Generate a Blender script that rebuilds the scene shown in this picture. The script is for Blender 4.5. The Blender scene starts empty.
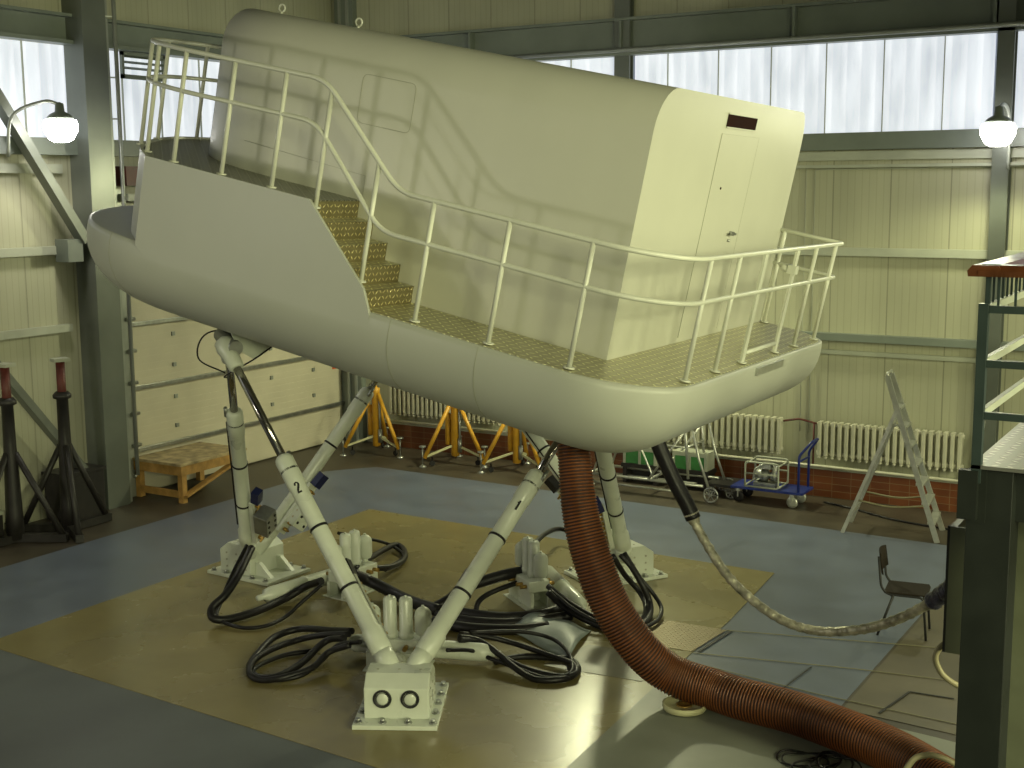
import bpy, bmesh, math, random
from mathutils import Vector, Matrix, Euler
random.seed(7)
PI = math.pi
S = bpy.context.scene
COL = S.collection

# ------------------------------------------------------------------ camera
cd = bpy.data.cameras.new('camera'); cam = bpy.data.objects.new('camera', cd); COL.objects.link(cam)
cd.sensor_width = 36.0; cd.lens = 1300.0 / 1024.0 * 36.0; cd.clip_end = 200
_y, _p, _r = -0.54174226, 0.15071363, 0.00756031
F = Vector((math.sin(_y)*math.cos(_p), math.cos(_y)*math.cos(_p), -math.sin(_p)))
R0 = Vector((math.cos(_y), -math.sin(_y), 0)); D0 = F.cross(R0)
R1 = R0*math.cos(_r) + D0*math.sin(_r); D1 = -R0*math.sin(_r) + D0*math.cos(_r)
mw = Matrix.Identity(4)
for i in range(3):
    mw[i][0] = R1[i]; mw[i][1] = -D1[i]; mw[i][2] = -F[i]
mw[2][3] = 4.4
cam.matrix_world = mw
S.camera = cam

# ------------------------------------------------------------------ world, exposure
w = bpy.data.worlds.new('world'); S.world = w; w.use_nodes = True
w.node_tree.nodes['Background'].inputs[0].default_value = (0.6, 0.7, 0.85, 1)
w.node_tree.nodes['Background'].inputs[1].default_value = 0.3
S.view_settings.view_transform = 'Standard'; S.view_settings.look = 'None'
S.view_settings.gamma = 1.0; S.view_settings.use_curve_mapping = False
S.view_settings.exposure = 0.0

# ------------------------------------------------------------------ hall lamps (the light itself; fittings are built below)
WHITE = (1.0, 0.95, 0.76)
LIME = (0.97, 0.98, 0.57)
def lamp_light(parent, loc, aim, power, radius, color, cone):
    l = bpy.data.lights.new('lamp_light', 'SPOT'); l.energy = power; l.shadow_soft_size = radius; l.color = color
    l.spot_size = math.radians(cone); l.spot_blend = 0.4
    o = bpy.data.objects.new('lamp_light', l); COL.objects.link(o); o.parent = parent; o.location = (0, 0, -0.30)
    d = Vector(aim) - Vector(loc); o.rotation_euler = d.to_track_quat('-Z', 'Y').to_euler()
    return o
LAMPS = [  # fitting position, aim, power, source radius, colour, cone, wall side
    ((-13.40, 11.33, 5.21), (-12.4, 11.6, 0), 60, 0.16, WHITE, 165, 'L'),
    ((-3.24, 17.00, 5.06), (-3.3, 15.2, 0), 120, 0.16, LIME, 165, 'B'),
    ((-13.45, 0.0, 5.12), (-6.0, 10.0, 2.4), 620, 0.32, WHITE, 110, 'L'),
    ((-13.45, -4.5, 5.12), (-6.0, 10.0, 2.6), 260, 0.4, WHITE, 110, 'L'),
    ((7.4, 11.0, 5.6), (-6.0, 12.0, -1.4), 3400, 1.5, LIME, 71, 'R'),
    ((7.4, 4.0, 5.6), (-6.0, 11.0, -2.0), 3200, 1.5, LIME, 72, 'R'),
    ((7.4, -4.0, 6.2), (-6.0, 9.0, -3.0), 4800, 1.5, LIME, 70, 'R'),
    ((-8.75, 17.10, 5.04), (-9.0, 14.5, 0), 700, 0.16, LIME, 165, 'B'),  # unseen lamp behind the cabin, added to brighten gate, radiators and rear floor
]

# ------------------------------------------------------------------ materials
def nodes(m):
    m.use_nodes = True
    return m.node_tree.nodes, m.node_tree.links, m.node_tree.nodes['Principled BSDF']
def mat(name, col, rough=0.5, metal=0.0, var=0.12, scale=4.0, bump=0.0, bscale=60.0, rvar=0.1, spec=0.5, coat=0.0):
    m = bpy.data.materials.new(name); N, L, b = nodes(m)
    tc = N.new('ShaderNodeTexCoord'); nz = N.new('ShaderNodeTexNoise'); nz.inputs['Scale'].default_value = scale
    nz.inputs['Detail'].default_value = 6
    L.new(tc.outputs['Object'], nz.inputs['Vector'])
    r = N.new('ShaderNodeValToRGB')
    r.color_ramp.elements[0].position = 0.3; r.color_ramp.elements[1].position = 0.7
    r.color_ramp.elements[0].color = (*[c*(1-var) for c in col], 1)
    r.color_ramp.elements[1].color = (*[min(1, c*(1+var)) for c in col], 1)
    L.new(nz.outputs['Fac'], r.inputs['Fac']); L.new(r.outputs['Color'], b.inputs['Base Color'])
    mr = N.new('ShaderNodeMapRange'); mr.inputs['To Min'].default_value = max(0.02, rough-rvar); mr.inputs['To Max'].default_value = min(1, rough+rvar)
    L.new(nz.outputs['Fac'], mr.inputs['Value']); L.new(mr.outputs['Result'], b.inputs['Roughness'])
    b.inputs['Metallic'].default_value = metal
    b.inputs['Specular IOR Level'].default_value = spec
    b.inputs['Coat Weight'].default_value = coat; b.inputs['Coat Roughness'].default_value = 0.15
    if bump:
        n2 = N.new('ShaderNodeTexNoise'); n2.inputs['Scale'].default_value = bscale
        L.new(tc.outputs['Object'], n2.inputs['Vector'])
        bp = N.new('ShaderNodeBump'); bp.inputs['Strength'].default_value = bump; bp.inputs['Distance'].default_value = 0.01
        L.new(n2.outputs['Fac'], bp.inputs['Height']); L.new(bp.outputs['Normal'], b.inputs['Normal'])
    return m
def mathn(N, L, op, a, b=None):
    n = N.new('ShaderNodeMath'); n.operation = op
    for i, v in enumerate((a, b)):
        if v is None: continue
        if isinstance(v, (int, float)): n.inputs[i].default_value = v
        else: L.new(v, n.inputs[i])
    return n.outputs[0]
def treadplate(name, au, av, col, k=22.0, rough=0.38, hi=1.5):
    """aluminium chequer plate: raised lozenges, alternately leaning"""
    m = bpy.data.materials.new(name); N, L, b = nodes(m)
    tc = N.new('ShaderNodeTexCoord'); sp = N.new('ShaderNodeSeparateXYZ'); L.new(tc.outputs['Object'], sp.inputs[0])
    u = mathn(N, L, 'MULTIPLY', sp.outputs[au], k); v = mathn(N, L, 'MULTIPLY', sp.outputs[av], k)
    fu = mathn(N, L, 'FLOOR', u); fv = mathn(N, L, 'FLOOR', v)
    par = mathn(N, L, 'MODULO', mathn(N, L, 'ABSOLUTE', mathn(N, L, 'ADD', fu, fv)), 2.0)
    sg = mathn(N, L, 'SUBTRACT', mathn(N, L, 'MULTIPLY', par, 2.0), 1.0)
    p = mathn(N, L, 'SUBTRACT', mathn(N, L, 'FRACT', u), 0.5); q = mathn(N, L, 'SUBTRACT', mathn(N, L, 'FRACT', v), 0.5)
    qs = mathn(N, L, 'MULTIPLY', q, sg)
    a1 = mathn(N, L, 'MULTIPLY', mathn(N, L, 'ADD', p, qs), 1.2)
    a2 = mathn(N, L, 'MULTIPLY', mathn(N, L, 'SUBTRACT', p, qs), 3.4)
    d = mathn(N, L, 'SQRT', mathn(N, L, 'ADD', mathn(N, L, 'MULTIPLY', a1, a1), mathn(N, L, 'MULTIPLY', a2, a2)))
    mr = N.new('ShaderNodeMapRange'); mr.inputs['From Min'].default_value = 0.75; mr.inputs['From Max'].default_value = 0.35
    L.new(d, mr.inputs['Value'])
    bp = N.new('ShaderNodeBump'); bp.inputs['Strength'].default_value = 1.0; bp.inputs['Distance'].default_value = 0.006
    L.new(mr.outputs['Result'], bp.inputs['Height']); L.new(bp.outputs['Normal'], b.inputs['Normal'])
    mx = N.new('ShaderNodeMix'); mx.data_type = 'RGBA'; L.new(mr.outputs['Result'], mx.inputs['Factor'])
    mx.inputs['A'].default_value = (*[c*0.72 for c in col], 1); mx.inputs['B'].default_value = (*[min(1, c*hi) for c in col], 1)
    L.new(mx.outputs['Result'], b.inputs['Base Color'])
    b.inputs['Metallic'].default_value = 0.75; b.inputs['Roughness'].default_value = rough
    return m
def wall_mat(name, col, axis, period=0.793, off=0.0, rib=0.099):
    """insulated sandwich panels: fine vertical ribs, dark upright joints"""
    m = bpy.data.materials.new(name); N, L, b = nodes(m)
    tc = N.new('ShaderNodeTexCoord'); sp = N.new('ShaderNodeSeparateXYZ'); L.new(tc.outputs['Object'], sp.inputs[0])
    x = mathn(N, L, 'ADD', sp.outputs[axis], off)
    fr = mathn(N, L, 'FRACT', mathn(N, L, 'DIVIDE', x, period))
    j = mathn(N, L, 'LESS_THAN', fr, 0.022)
    rb = mathn(N, L, 'FRACT', mathn(N, L, 'DIVIDE', x, rib))
    rg = mathn(N, L, 'LESS_THAN', rb, 0.14)
    nz = N.new('ShaderNodeTexNoise'); nz.inputs['Scale'].default_value = 1.3; nz.inputs['Detail'].default_value = 5
    mp = N.new('ShaderNodeMapping'); mp.inputs['Scale'].default_value = (1.6, 1.6, 0.35)
    L.new(tc.outputs['Object'], mp.inputs[0]); L.new(mp.outputs[0], nz.inputs['Vector'])
    r = N.new('ShaderNodeValToRGB'); r.color_ramp.elements[0].position = 0.3; r.color_ramp.elements[1].position = 0.7
    r.color_ramp.elements[0].color = (*[c*0.88 for c in col], 1); r.color_ramp.elements[1].color = (*[c*1.06 for c in col], 1)
    L.new(nz.outputs['Fac'], r.inputs['Fac'])
    m1 = N.new('ShaderNodeMix'); m1.data_type = 'RGBA'; L.new(j, m1.inputs['Factor'])
    L.new(r.outputs['Color'], m1.inputs['A']); m1.inputs['B'].default_value = (*[c*0.68 for c in col], 1)
    L.new(m1.outputs['Result'], b.inputs['Base Color'])
    m2 = N.new('ShaderNodeMix'); m2.data_type = 'RGBA'; m2.blend_type = 'MULTIPLY'; L.new(rg, m2.inputs['Factor'])
    L.new(m1.outputs['Result'], m2.inputs['A']); m2.inputs['B'].default_value = (0.90, 0.90, 0.89, 1)
    L.new(m2.outputs['Result'], b.inputs['Base Color'])
    h = mathn(N, L, 'SUBTRACT', 1.0, mathn(N, L, 'MAXIMUM', j, mathn(N, L, 'MULTIPLY', rg, 0.5)))
    bp = N.new('ShaderNodeBump'); bp.inputs['Strength'].default_value = 0.5; bp.inputs['Distance'].default_value = 0.006
    L.new(h, bp.inputs['Height']); L.new(bp.outputs['Normal'], b.inputs['Normal'])
    b.inputs['Roughness'].default_value = 0.5
    return m
def brick_mat(name):
    m = bpy.data.materials.new(name); N, L, b = nodes(m)
    tc = N.new('ShaderNodeTexCoord'); sp = N.new('ShaderNodeSeparateXYZ'); L.new(tc.outputs['Object'], sp.inputs[0])
    cb = N.new('ShaderNodeCombineXYZ'); L.new(sp.outputs[0], cb.inputs[0]); L.new(sp.outputs[2], cb.inputs[1])
    br = N.new('ShaderNodeTexBrick'); br.offset = 0.0; L.new(cb.outputs[0], br.inputs['Vector'])
    br.inputs['Scale'].default_value = 1.0; br.inputs['Brick Width'].default_value = 0.27; br.inputs['Row Height'].default_value = 0.1
    br.inputs['Mortar Size'].default_value = 0.004
    br.inputs['Color1'].default_value = (0.17, 0.055, 0.02, 1); br.inputs['Color2'].default_value = (0.12, 0.037, 0.015, 1)
    br.inputs['Mortar'].default_value = (0.2, 0.13, 0.07, 1)
    L.new(br.outputs['Color'], b.inputs['Base Color']); b.inputs['Roughness'].default_value = 0.35
    return m
def window_mat(name, axis, off):
    """back-lit corrugated translucent sheet, daylight behind"""
    m = bpy.data.materials.new(name); N, L, b = nodes(m)
    tc = N.new('ShaderNodeTexCoord'); sp = N.new('ShaderNodeSeparateXYZ'); L.new(tc.outputs['Object'], sp.inputs[0])
    x = mathn(N, L, 'ADD', sp.outputs[axis], off)
    rb = mathn(N, L, 'FRACT', mathn(N, L, 'DIVIDE', x, 0.198))
    rr = N.new('ShaderNodeValToRGB')
    rr.color_ramp.elements[0].position = 0.0; rr.color_ramp.elements[0].color = (0.90, 0.92, 0.93, 1)
    rr.color_ramp.elements[1].position = 1.0; rr.color_ramp.elements[1].color = (0.86, 0.88, 0.89, 1)
    e = rr.color_ramp.elements.new(0.35); e.color = (1, 1, 1, 1)
    e = rr.color_ramp.elements.new(0.45); e.color = (0.84, 0.86, 0.88, 1)
    L.new(rb, rr.inputs['Fac'])
    nz = N.new('ShaderNodeTexNoise'); nz.inputs['Scale'].default_value = 2.2; nz.inputs['Detail'].default_value = 8
    mp = N.new('ShaderNodeMapping'); mp.inputs['Scale'].default_value = (2.2, 2.2, 0.5)
    L.new(tc.outputs['Object'], mp.inputs[0]); L.new(mp.outputs[0], nz.inputs['Vector'])
    r = N.new('ShaderNodeValToRGB'); r.color_ramp.elements[0].position = 0.3; r.color_ramp.elements[1].position = 0.62
    r.color_ramp.elements[0].color = (0.66, 0.70, 0.75, 1); r.color_ramp.elements[1].color = (0.90, 0.94, 0.98, 1)
    L.new(nz.outputs['Fac'], r.inputs['Fac'])
    mx = N.new('ShaderNodeMix'); mx.data_type = 'RGBA'; mx.blend_type = 'MULTIPLY'; mx.inputs['Factor'].default_value = 1
    L.new(r.outputs['Color'], mx.inputs['A']); L.new(rr.outputs['Color'], mx.inputs['B'])
    L.new(mx.outputs['Result'], b.inputs['Emission Color']); b.inputs['Emission Strength'].default_value = 0.95
    b.inputs['Base Color'].default_value = (0.3, 0.31, 0.32, 1); b.inputs['Roughness'].default_value = 0.4
    return m
def emit(name, col, s):
    m = bpy.data.materials.new(name); N, L, b = nodes(m)
    b.inputs['Emission Color'].default_value = (*col, 1); b.inputs['Emission Strength'].default_value = s
    b.inputs['Base Color'].default_value = (0.8, 0.8, 0.8, 1)
    return m
def rib_mat(name, c1, c2):
    return mat(name, c1, 0.45, 0, 0.3, 6)

M = {}
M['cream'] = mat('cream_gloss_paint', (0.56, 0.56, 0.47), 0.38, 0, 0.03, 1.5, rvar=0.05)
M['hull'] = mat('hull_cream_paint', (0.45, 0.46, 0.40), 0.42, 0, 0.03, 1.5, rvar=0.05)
M['rail'] = mat('rail_white_paint', (0.66, 0.67, 0.57), 0.35, 0, 0.04)
M['white'] = mat('machine_white_paint', (0.58, 0.61, 0.52), 0.30, 0, 0.06, 5)
M['chrome'] = mat('polished_rod_steel', (0.42, 0.40, 0.38), 0.16, 1.0, 0.05)
M['steel'] = mat('zinc_steel', (0.36, 0.37, 0.35), 0.38, 0.85, 0.15, 12)
M['alu'] = mat('brushed_aluminium', (0.52, 0.53, 0.48), 0.35, 0.7, 0.1, 14)
M['brass'] = mat('brass_fittings', (0.42, 0.27, 0.08), 0.35, 0.8, 0.3, 30)
M['black'] = mat('black_rubber', (0.009, 0.008, 0.009), 0.45, 0, 0.3, 20, spec=0.35)
M['blackpaint'] = mat('black_paint_stand', (0.018, 0.016, 0.015), 0.5, 0, 0.3, 8)
M['redox'] = mat('red_oxide_paint', (0.10, 0.02, 0.015), 0.5, 0, 0.3, 8)
M['dark'] = mat('dark_opening', (0.022, 0.008, 0.006), 0.9, spec=0.1)
M['seam'] = mat('seam_line', (0.36, 0.36, 0.28), 0.6)
M['grey'] = mat('structural_grey_green_paint', (0.165, 0.19, 0.165), 0.42, 0, 0.12, 2)
M['greylight'] = mat('galvanised_profile', (0.30, 0.32, 0.29), 0.38, 0.35, 0.12, 3)
M['girt'] = mat('pale_girt_paint', (0.40, 0.42, 0.34), 0.45, 0, 0.1, 3)
M['green'] = mat('dark_teal_paint', (0.009, 0.012, 0.009), 0.5, 0, 0.15, 4)
M['wood_rail'] = mat('varnished_wood', (0.085, 0.028, 0.010), 0.34, 0, 0.3, 9)
M['yellow'] = mat('orange_yellow_paint', (0.60, 0.31, 0.025), 0.38, 0, 0.12, 8)
M['bench'] = mat('raw_pine_wood', (0.42, 0.24, 0.07), 0.6, 0, 0.25, 9, 0.3, 30)
M['benchtop'] = mat('worn_bench_board', (0.36, 0.28, 0.15), 0.6, 0, 0.5, 7, 0.2, 30)
M['blue'] = mat('blue_cart_paint', (0.015, 0.03, 0.20), 0.35, 0, 0.15, 8)
M['greenbox'] = mat('green_plastic', (0.05, 0.22, 0.06), 0.5, 0, 0.2, 8)
M['radiator'] = mat('radiator_cream_enamel', (0.50, 0.49, 0.38), 0.4, 0, 0.1, 8)
M['gate'] = mat('gate_cream_panel', (0.56, 0.52, 0.40), 0.45, 0, 0.06, 2)
M['orange'] = mat('orange_sticker', (0.60, 0.10, 0.02), 0.5)
M['hosewire'] = mat('hose_wire_cover', (0.20, 0.062, 0.015), 0.4, 0.2, 0.35, 3.5, 0.2, 50)
M['hosefabric'] = mat('hose_brown_fabric', (0.030, 0.007, 0.003), 0.6, 0, 0.3, 6)
M['foil'] = mat('foil_wrap', (0.38, 0.36, 0.28), 0.4, 0.4, 0.6, 11, 1.0, 35)
M['foilblue'] = mat('blue_plastic_wrap', (0.05, 0.05, 0.09), 0.3, 0.2, 0.6, 14, 1.0, 35)
M['tarp'] = mat('grey_sheet', (0.17, 0.20, 0.19), 0.45, 0, 0.25, 3)
M['disc'] = mat('cream_disc', (0.48, 0.46, 0.27), 0.5, 0, 0.1, 8)
M['seat'] = mat('dark_plywood', (0.020, 0.015, 0.010), 0.8, 0, 0.2, 8, spec=0.2)
M['cabinet'] = mat('grey_green_cabinet', (0.11, 0.12, 0.075), 0.45, 0, 0.1, 5)
M['ivory'] = mat('ivory_cable', (0.34, 0.30, 0.17), 0.5)
M['blueplug'] = mat('dark_blue_connector', (0.01, 0.015, 0.07), 0.35)
M['glow'] = emit('lamp_glass_glow', (1.0, 0.97, 0.90), 22.0)
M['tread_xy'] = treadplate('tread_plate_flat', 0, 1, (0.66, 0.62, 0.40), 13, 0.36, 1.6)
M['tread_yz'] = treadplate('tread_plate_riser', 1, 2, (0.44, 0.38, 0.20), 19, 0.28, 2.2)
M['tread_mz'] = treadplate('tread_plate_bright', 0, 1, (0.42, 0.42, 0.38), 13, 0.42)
M['tread_fl'] = treadplate('tread_plate_floor', 0, 1, (0.30, 0.25, 0.16), 20, 0.45, 1.1)
M['wall_back'] = wall_mat('sandwich_panel_back', (0.40, 0.40, 0.285), 0, off=0.01)
M['wall_left'] = wall_mat('sandwich_panel_left', (0.40, 0.40, 0.29), 1, off=-0.25)
M['brick'] = brick_mat('red_glazed_tile')
M['win_b'] = window_mat('window_sheet_back', 0, 8.08)
M['win_l'] = window_mat('window_sheet_left', 1, -11.55)
M['ceil'] = mat('ceiling_sheet', (0.07, 0.075, 0.065), 0.7)
M['fl_brown'] = mat('brown_concrete', (0.060, 0.049, 0.034), 0.45, 0, 0.35, 1.6, 0.05, 25)
M['fl_blue'] = mat('blue_grey_epoxy', (0.115, 0.136, 0.190), 0.36, 0, 0.14, 2.0, 0.04, 12)
M['fl_front'] = mat('slate_grey_epoxy', (0.098, 0.110, 0.118), 0.5, 0, 0.15, 1.5, 0.04, 12, spec=0.3)
M['fl_olive'] = mat('olive_epoxy', (0.205, 0.170, 0.072), 0.27, 0, 0.15, 1.2, 0.03, 7, rvar=0.06)
M['fl_teal'] = mat('teal_grey_epoxy', (0.19, 0.20, 0.165), 0.42, 0, 0.2, 1.1, 0.03, 8)
M['fl_cover'] = mat('beige_cover_plate', (0.155, 0.14, 0.095), 0.4, 0, 0.15, 3)
M['fl_grey'] = mat('worn_grey_concrete', (0.105, 0.09, 0.06), 0.45, 0, 0.25, 2.0)
M['paper'] = mat('white_paper', (0.6, 0.6, 0.55), 0.6)
M['ink'] = mat('black_ink', (0.01, 0.01, 0.01), 0.6)
M['yellowline'] = mat('pale_joint_strip', (0.19, 0.175, 0.10), 0.5)

# ------------------------------------------------------------------ mesh builder
def frame_from(t, up=Vector((0, 0, 1))):
    t = t.normalized()
    if abs(t.dot(up)) > 0.98: up = Vector((0, 1, 0))
    s = t.cross(up).normalized(); u = s.cross(t).normalized()
    return s, u, t
class MB:
    def __init__(self): self.v = []; self.f = []; self.s = []
    def add(self, vs, fs, smooth=False):
        o = len(self.v); self.v += [Vector(v) for v in vs]
        self.f += [tuple(i+o for i in f) for f in fs]; self.s += [smooth]*len(fs); return self
    def box(self, x0, x1, y0, y1, z0, z1):
        v = [(x0,y0,z0),(x1,y0,z0),(x1,y1,z0),(x0,y1,z0),(x0,y0,z1),(x1,y0,z1),(x1,y1,z1),(x0,y1,z1)]
        return self.add(v, [(0,3,2,1),(4,5,6,7),(0,1,5,4),(1,2,6,5),(2,3,7,6),(3,0,4,7)])
    def bar(self, p, q, w, h, up=(0,0,1)):
        p = Vector(p); q = Vector(q); s, u, t = frame_from(q-p, Vector(up))
        v = []
        for c in (p, q):
            for a, b in ((-1,-1),(1,-1),(1,1),(-1,1)): v.append(c + s*a*w/2 + u*b*h/2)
        return self.add(v, [(0,1,2,3),(7,6,5,4),(0,4,5,1),(1,5,6,2),(2,6,7,3),(3,7,4,0)])
    def loft(self, rings, cap0=True, cap1=True, smooth=True, closed=True):
        n = len(rings[0]); v = [p for r in rings for p in r]; f = []
        for i in range(len(rings)-1):
            for j in range(n if closed else n-1):
                k = (j+1) % n
                f.append((i*n+j, i*n+k, (i+1)*n+k, (i+1)*n+j))
        self.add(v, f, smooth); o = len(self.v)-len(v)
        if cap0: self.f.append(tuple(o+j for j in reversed(range(n)))); self.s.append(False)
        if cap1: self.f.append(tuple(o+(len(rings)-1)*n+j for j in range(n))); self.s.append(False)
        return self
    def tube(self, pts, r, n=8, radii=None):
        pts = [Vector(p) for p in pts]; rings = []; s = None
        for i, p in enumerate(pts):
            t = (pts[min(i+1, len(pts)-1)] - pts[max(i-1, 0)]).normalized()
            if s is None: s, u, _ = frame_from(t)
            else:
                s = (s - t*s.dot(t)).normalized(); u = s.cross(t).normalized()
            rr = radii[i] if radii else r
            rings.append([p + (s*math.cos(2*PI*k/n) + u*math.sin(2*PI*k/n))*rr for k in range(n)])
        return self.loft(rings)
    def cyl(self, p, q, r, n=16, r2=None):
        p = Vector(p); q = Vector(q)
        return self.tube([p, q], r, n, [r, r if r2 is None else r2])
    def lathe(self, p, axis, prof, n=20):
        """prof: (distance along axis, radius)"""
        p = Vector(p); s, u, t = frame_from(Vector(axis))
        return self.loft([[p + t*a + (s*math.cos(2*PI*k/n)+u*math.sin(2*PI*k/n))*max(r, 1e-4) for k in range(n)] for a, r in prof])
    def prism(self, poly, d, axis='z', a=0.0):
        """poly in 2D extruded from a to a+d along axis"""
        def P(p, t):
            return {'z': (p[0], p[1], t), 'y': (p[0], t, p[1]), 'x': (t, p[0], p[1])}[axis]
        return self.loft([[P(p, a) for p in poly], [P(p, a+d) for p in poly]], smooth=False)
    def build(self, name, m, parent=None, loc=None, bevel=0.0):
        me = bpy.data.meshes.new(name); o = bpy.data.objects.new(name, me)
        off = Vector(loc) if loc is not None else Vector((0, 0, 0))
        me.from_pydata([tuple(v-off) for v in self.v], [], self.f)
        me.polygons.foreach_set('use_smooth', self.s)
        me.materials.append(m)
        bm = bmesh.new(); bm.from_mesh(me); bmesh.ops.recalc_face_normals(bm, faces=bm.faces); bm.to_mesh(me); bm.free()
        COL.objects.link(o)
        if parent: o.parent = parent
        if loc is not None and not parent: o.location = off
        if bevel:
            b = o.modifiers.new('bevel', 'BEVEL'); b.width = bevel; b.segments = 2; b.limit_method = 'ANGLE'; b.angle_limit = math.radians(50)
        return o
def thing(name, label, cat, loc=(0, 0, 0), rz=0.0, group=None):
    o = bpy.data.objects.new(name, None); COL.objects.link(o); o.empty_display_size = 0.1
    o.location = loc; o.rotation_euler = (0, 0, rz); o['label'] = label; o['category'] = cat
    if group: o['group'] = group
    return o
def tag(o, label, cat, group=None, kind=None):
    o['label'] = label; o['category'] = cat
    if group: o['group'] = group
    if kind: o['kind'] = kind
    return o
def struct(o, label=None):
    o['kind'] = 'structure'
    if label: o['label'] = label
    return o
def spline(pts, k=8):
    P = [Vector(p) for p in pts]; P = [P[0]*2-P[1]] + P + [P[-1]*2-P[-2]]; out = []
    for i in range(1, len(P)-2):
        for j in range(k):
            t = j/k; a, b, c, d = P[i-1:i+3]
            out.append(0.5*((2*b) + (c-a)*t + (2*a-5*b+4*c-d)*t*t + (3*b-a-3*c+d)*t**3))
    out.append(P[-2]); return out
def fillet(pts, r, k=5):
    """round the corners of a polyline"""
    P = [Vector(p) for p in pts]; out = [P[0]]
    for i in range(1, len(P)-1):
        a = (P[i-1]-P[i]); b = (P[i+1]-P[i]); rr = min(r, a.length*0.49, b.length*0.49)
        A = P[i]+a.normalized()*rr; B = P[i]+b.normalized()*rr
        for j in range(k+1):
            t = j/k; out.append(A*(1-t)**2 + P[i]*2*t*(1-t) + B*t*t)
    out.append(P[-1]); return out

# ================================================================== THE HALL
XW, YW, ZC = -14.28, 17.89, 8.6
XR, YF = 8.5, -8.0
# floor: one slab with painted fields inlaid
fl = MB().box(XW-0.4, XR+0.2, YF-0.2, YW+0.4, -0.2, 0).build('floor', M['fl_brown'])
struct(fl)
def field(name, poly, m, z):
    o = MB().prism(poly, 0.003, 'z', z).build(name, m); struct(o); return o
field('floor_field_blue', [(-12.82,-6),(-3.05,-6),(-3.05,16.0),(-12.3,16.25),(-12.82,15.6)], M['fl_blue'], 0.0005)
field('floor_field_front', [(-12.8,-6),(2,-6),(2,6.6),(-5.6,7.5),(-10.75,7.78),(-12.8,7.8)], M['fl_front'], 0.004)
field('floor_field_olive', [(-10.75,7.78),(-5.6,7.5),(-4.45,7.4),(-4.65,11.0),(-4.68,12.0),(-4.85,13.85),(-10.72,13.97)], M['fl_olive'], 0.008)
field('floor_field_teal', [(-4.45,7.4),(2.0,6.6),(2.0,9.6),(-2.2,10.2),(-4.1,10.35),(-4.606,10.2)], M['fl_teal'], 0.008)
field('floor_field_grey', [(-3.02,10.4),(4,10.0),(4,16.0),(-3.02,16.0)], M['fl_grey'], 0.002)
field('floor_cover', [(-5.55,10.95),(-4.66,11.02),(-4.60,11.75),(-5.35,11.72)], M['tread_fl'], 0.012)
field('floor_cover', [(-5.7,10.0),(-4.75,10.1),(-4.7,10.8),(-5.6,10.7)], M['fl_cover'], 0.012)
def strip(pts, wd, m, nm='floor_joint', z=0.013):
    b = MB()
    for a, c in zip(pts, pts[1:]): b.bar((a[0], a[1], z), (c[0], c[1], z), wd, 0.004)
    return struct(b.build(nm, m))
strip([(-4.60,11.75),(-3.0,12.2),(0,12.9)], 0.011, M['yellowline'])
strip([(-4.64,11.0),(-3.2,11.35),(0,11.9)], 0.011, M['yellowline'])
strip([(-4.45,10.75),(-3.3,10.6),(-2.2,10.55),(0,10.4)], 0.011, M['yellowline'])
strip([(-4.60,11.05),(-4.55,11.75)], 0.03, M['ink'])
strip([(-2.62,11.05),(-2.72,10.45)], 0.02, M['ink'])
strip([(-2.62,11.05),(-2.25,11.08)], 0.02, M['ink'])
strip([(-3.6,10.55),(-3.55,11.2)], 0.012, M['ink'])

# walls (back wall with its window strip, left wall, the two walls behind the camera, ceiling)
ZW0, ZW1 = 5.08, 6.31
b = MB().box(XW-0.3, XR, YW, YW+0.2, 0, ZW0).box(XW-0.3, XR, YW, YW+0.2, ZW1, ZC)
struct(b.build('wall_back', M['wall_back']))
b = MB().box(XW-0.2, XW, YF, YW, 0, ZW0).box(XW-0.2, XW, YF, YW, ZW1, ZC)
struct(b.build('wall_left', M['wall_left']))
struct(MB().box(XR, XR+0.2, YF, YW+0.2, 0, ZC).build('wall_right', M['wall_left']))
struct(MB().box(XW-0.2, XR+0.2, YF-0.2, YF, 0, ZC).build('wall_front', M['wall_back']))
struct(MB().box(XW-0.2, XR+0.2, YF-0.2, YW+0.2, ZC, ZC+0.15).build('ceiling', M['ceil']))
# window strips: translucent sheets between grey mullions
nwin = 0
def window(axis, a0, a1, joints):
    global nwin; nwin += 1
    if axis == 'x':
        w_ = struct(MB().box(a0, a1, YW+0.05, YW+0.07, ZW0, ZW1).build('window_%d' % nwin, M['win_b']))
        mb = MB()
        for j in joints: mb.box(j-0.005, j+0.005, YW+0.02, YW+0.05, ZW0, ZW1)
    else:
        w_ = struct(MB().box(XW-0.07, XW-0.05, a0, a1, ZW0, ZW1).build('window_%d' % nwin, M['win_l']))
        mb = MB()
        for j in joints: mb.box(XW-0.05, XW-0.02, j-0.005, j+0.005, ZW0, ZW1)
    if joints: mb.build('mullion', M['girt'], w_)
window('x', -13.9, -8.88, [-9.69-0.79*k for k in range(5)])
window('x', -8.62, -3.5, [-8.08+0.79*k for k in range(6)])
window('x', -3.24, XR, [-2.6+0.79*k for k in range(13)])
window('y', 12.55, YW, [13.22, 13.94, 14.74, 15.5, 16.3, 17.1])
window('y', YF, 12.25, [11.55-0.79*k for k in range(24)])

# horizontal girders and rails
ntrim = 0
def trim(mb, m, label=None, bevel=0.0):
    global ntrim; ntrim += 1
    return struct(mb.build('trim_%d' % ntrim, m, bevel=bevel), label)
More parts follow.
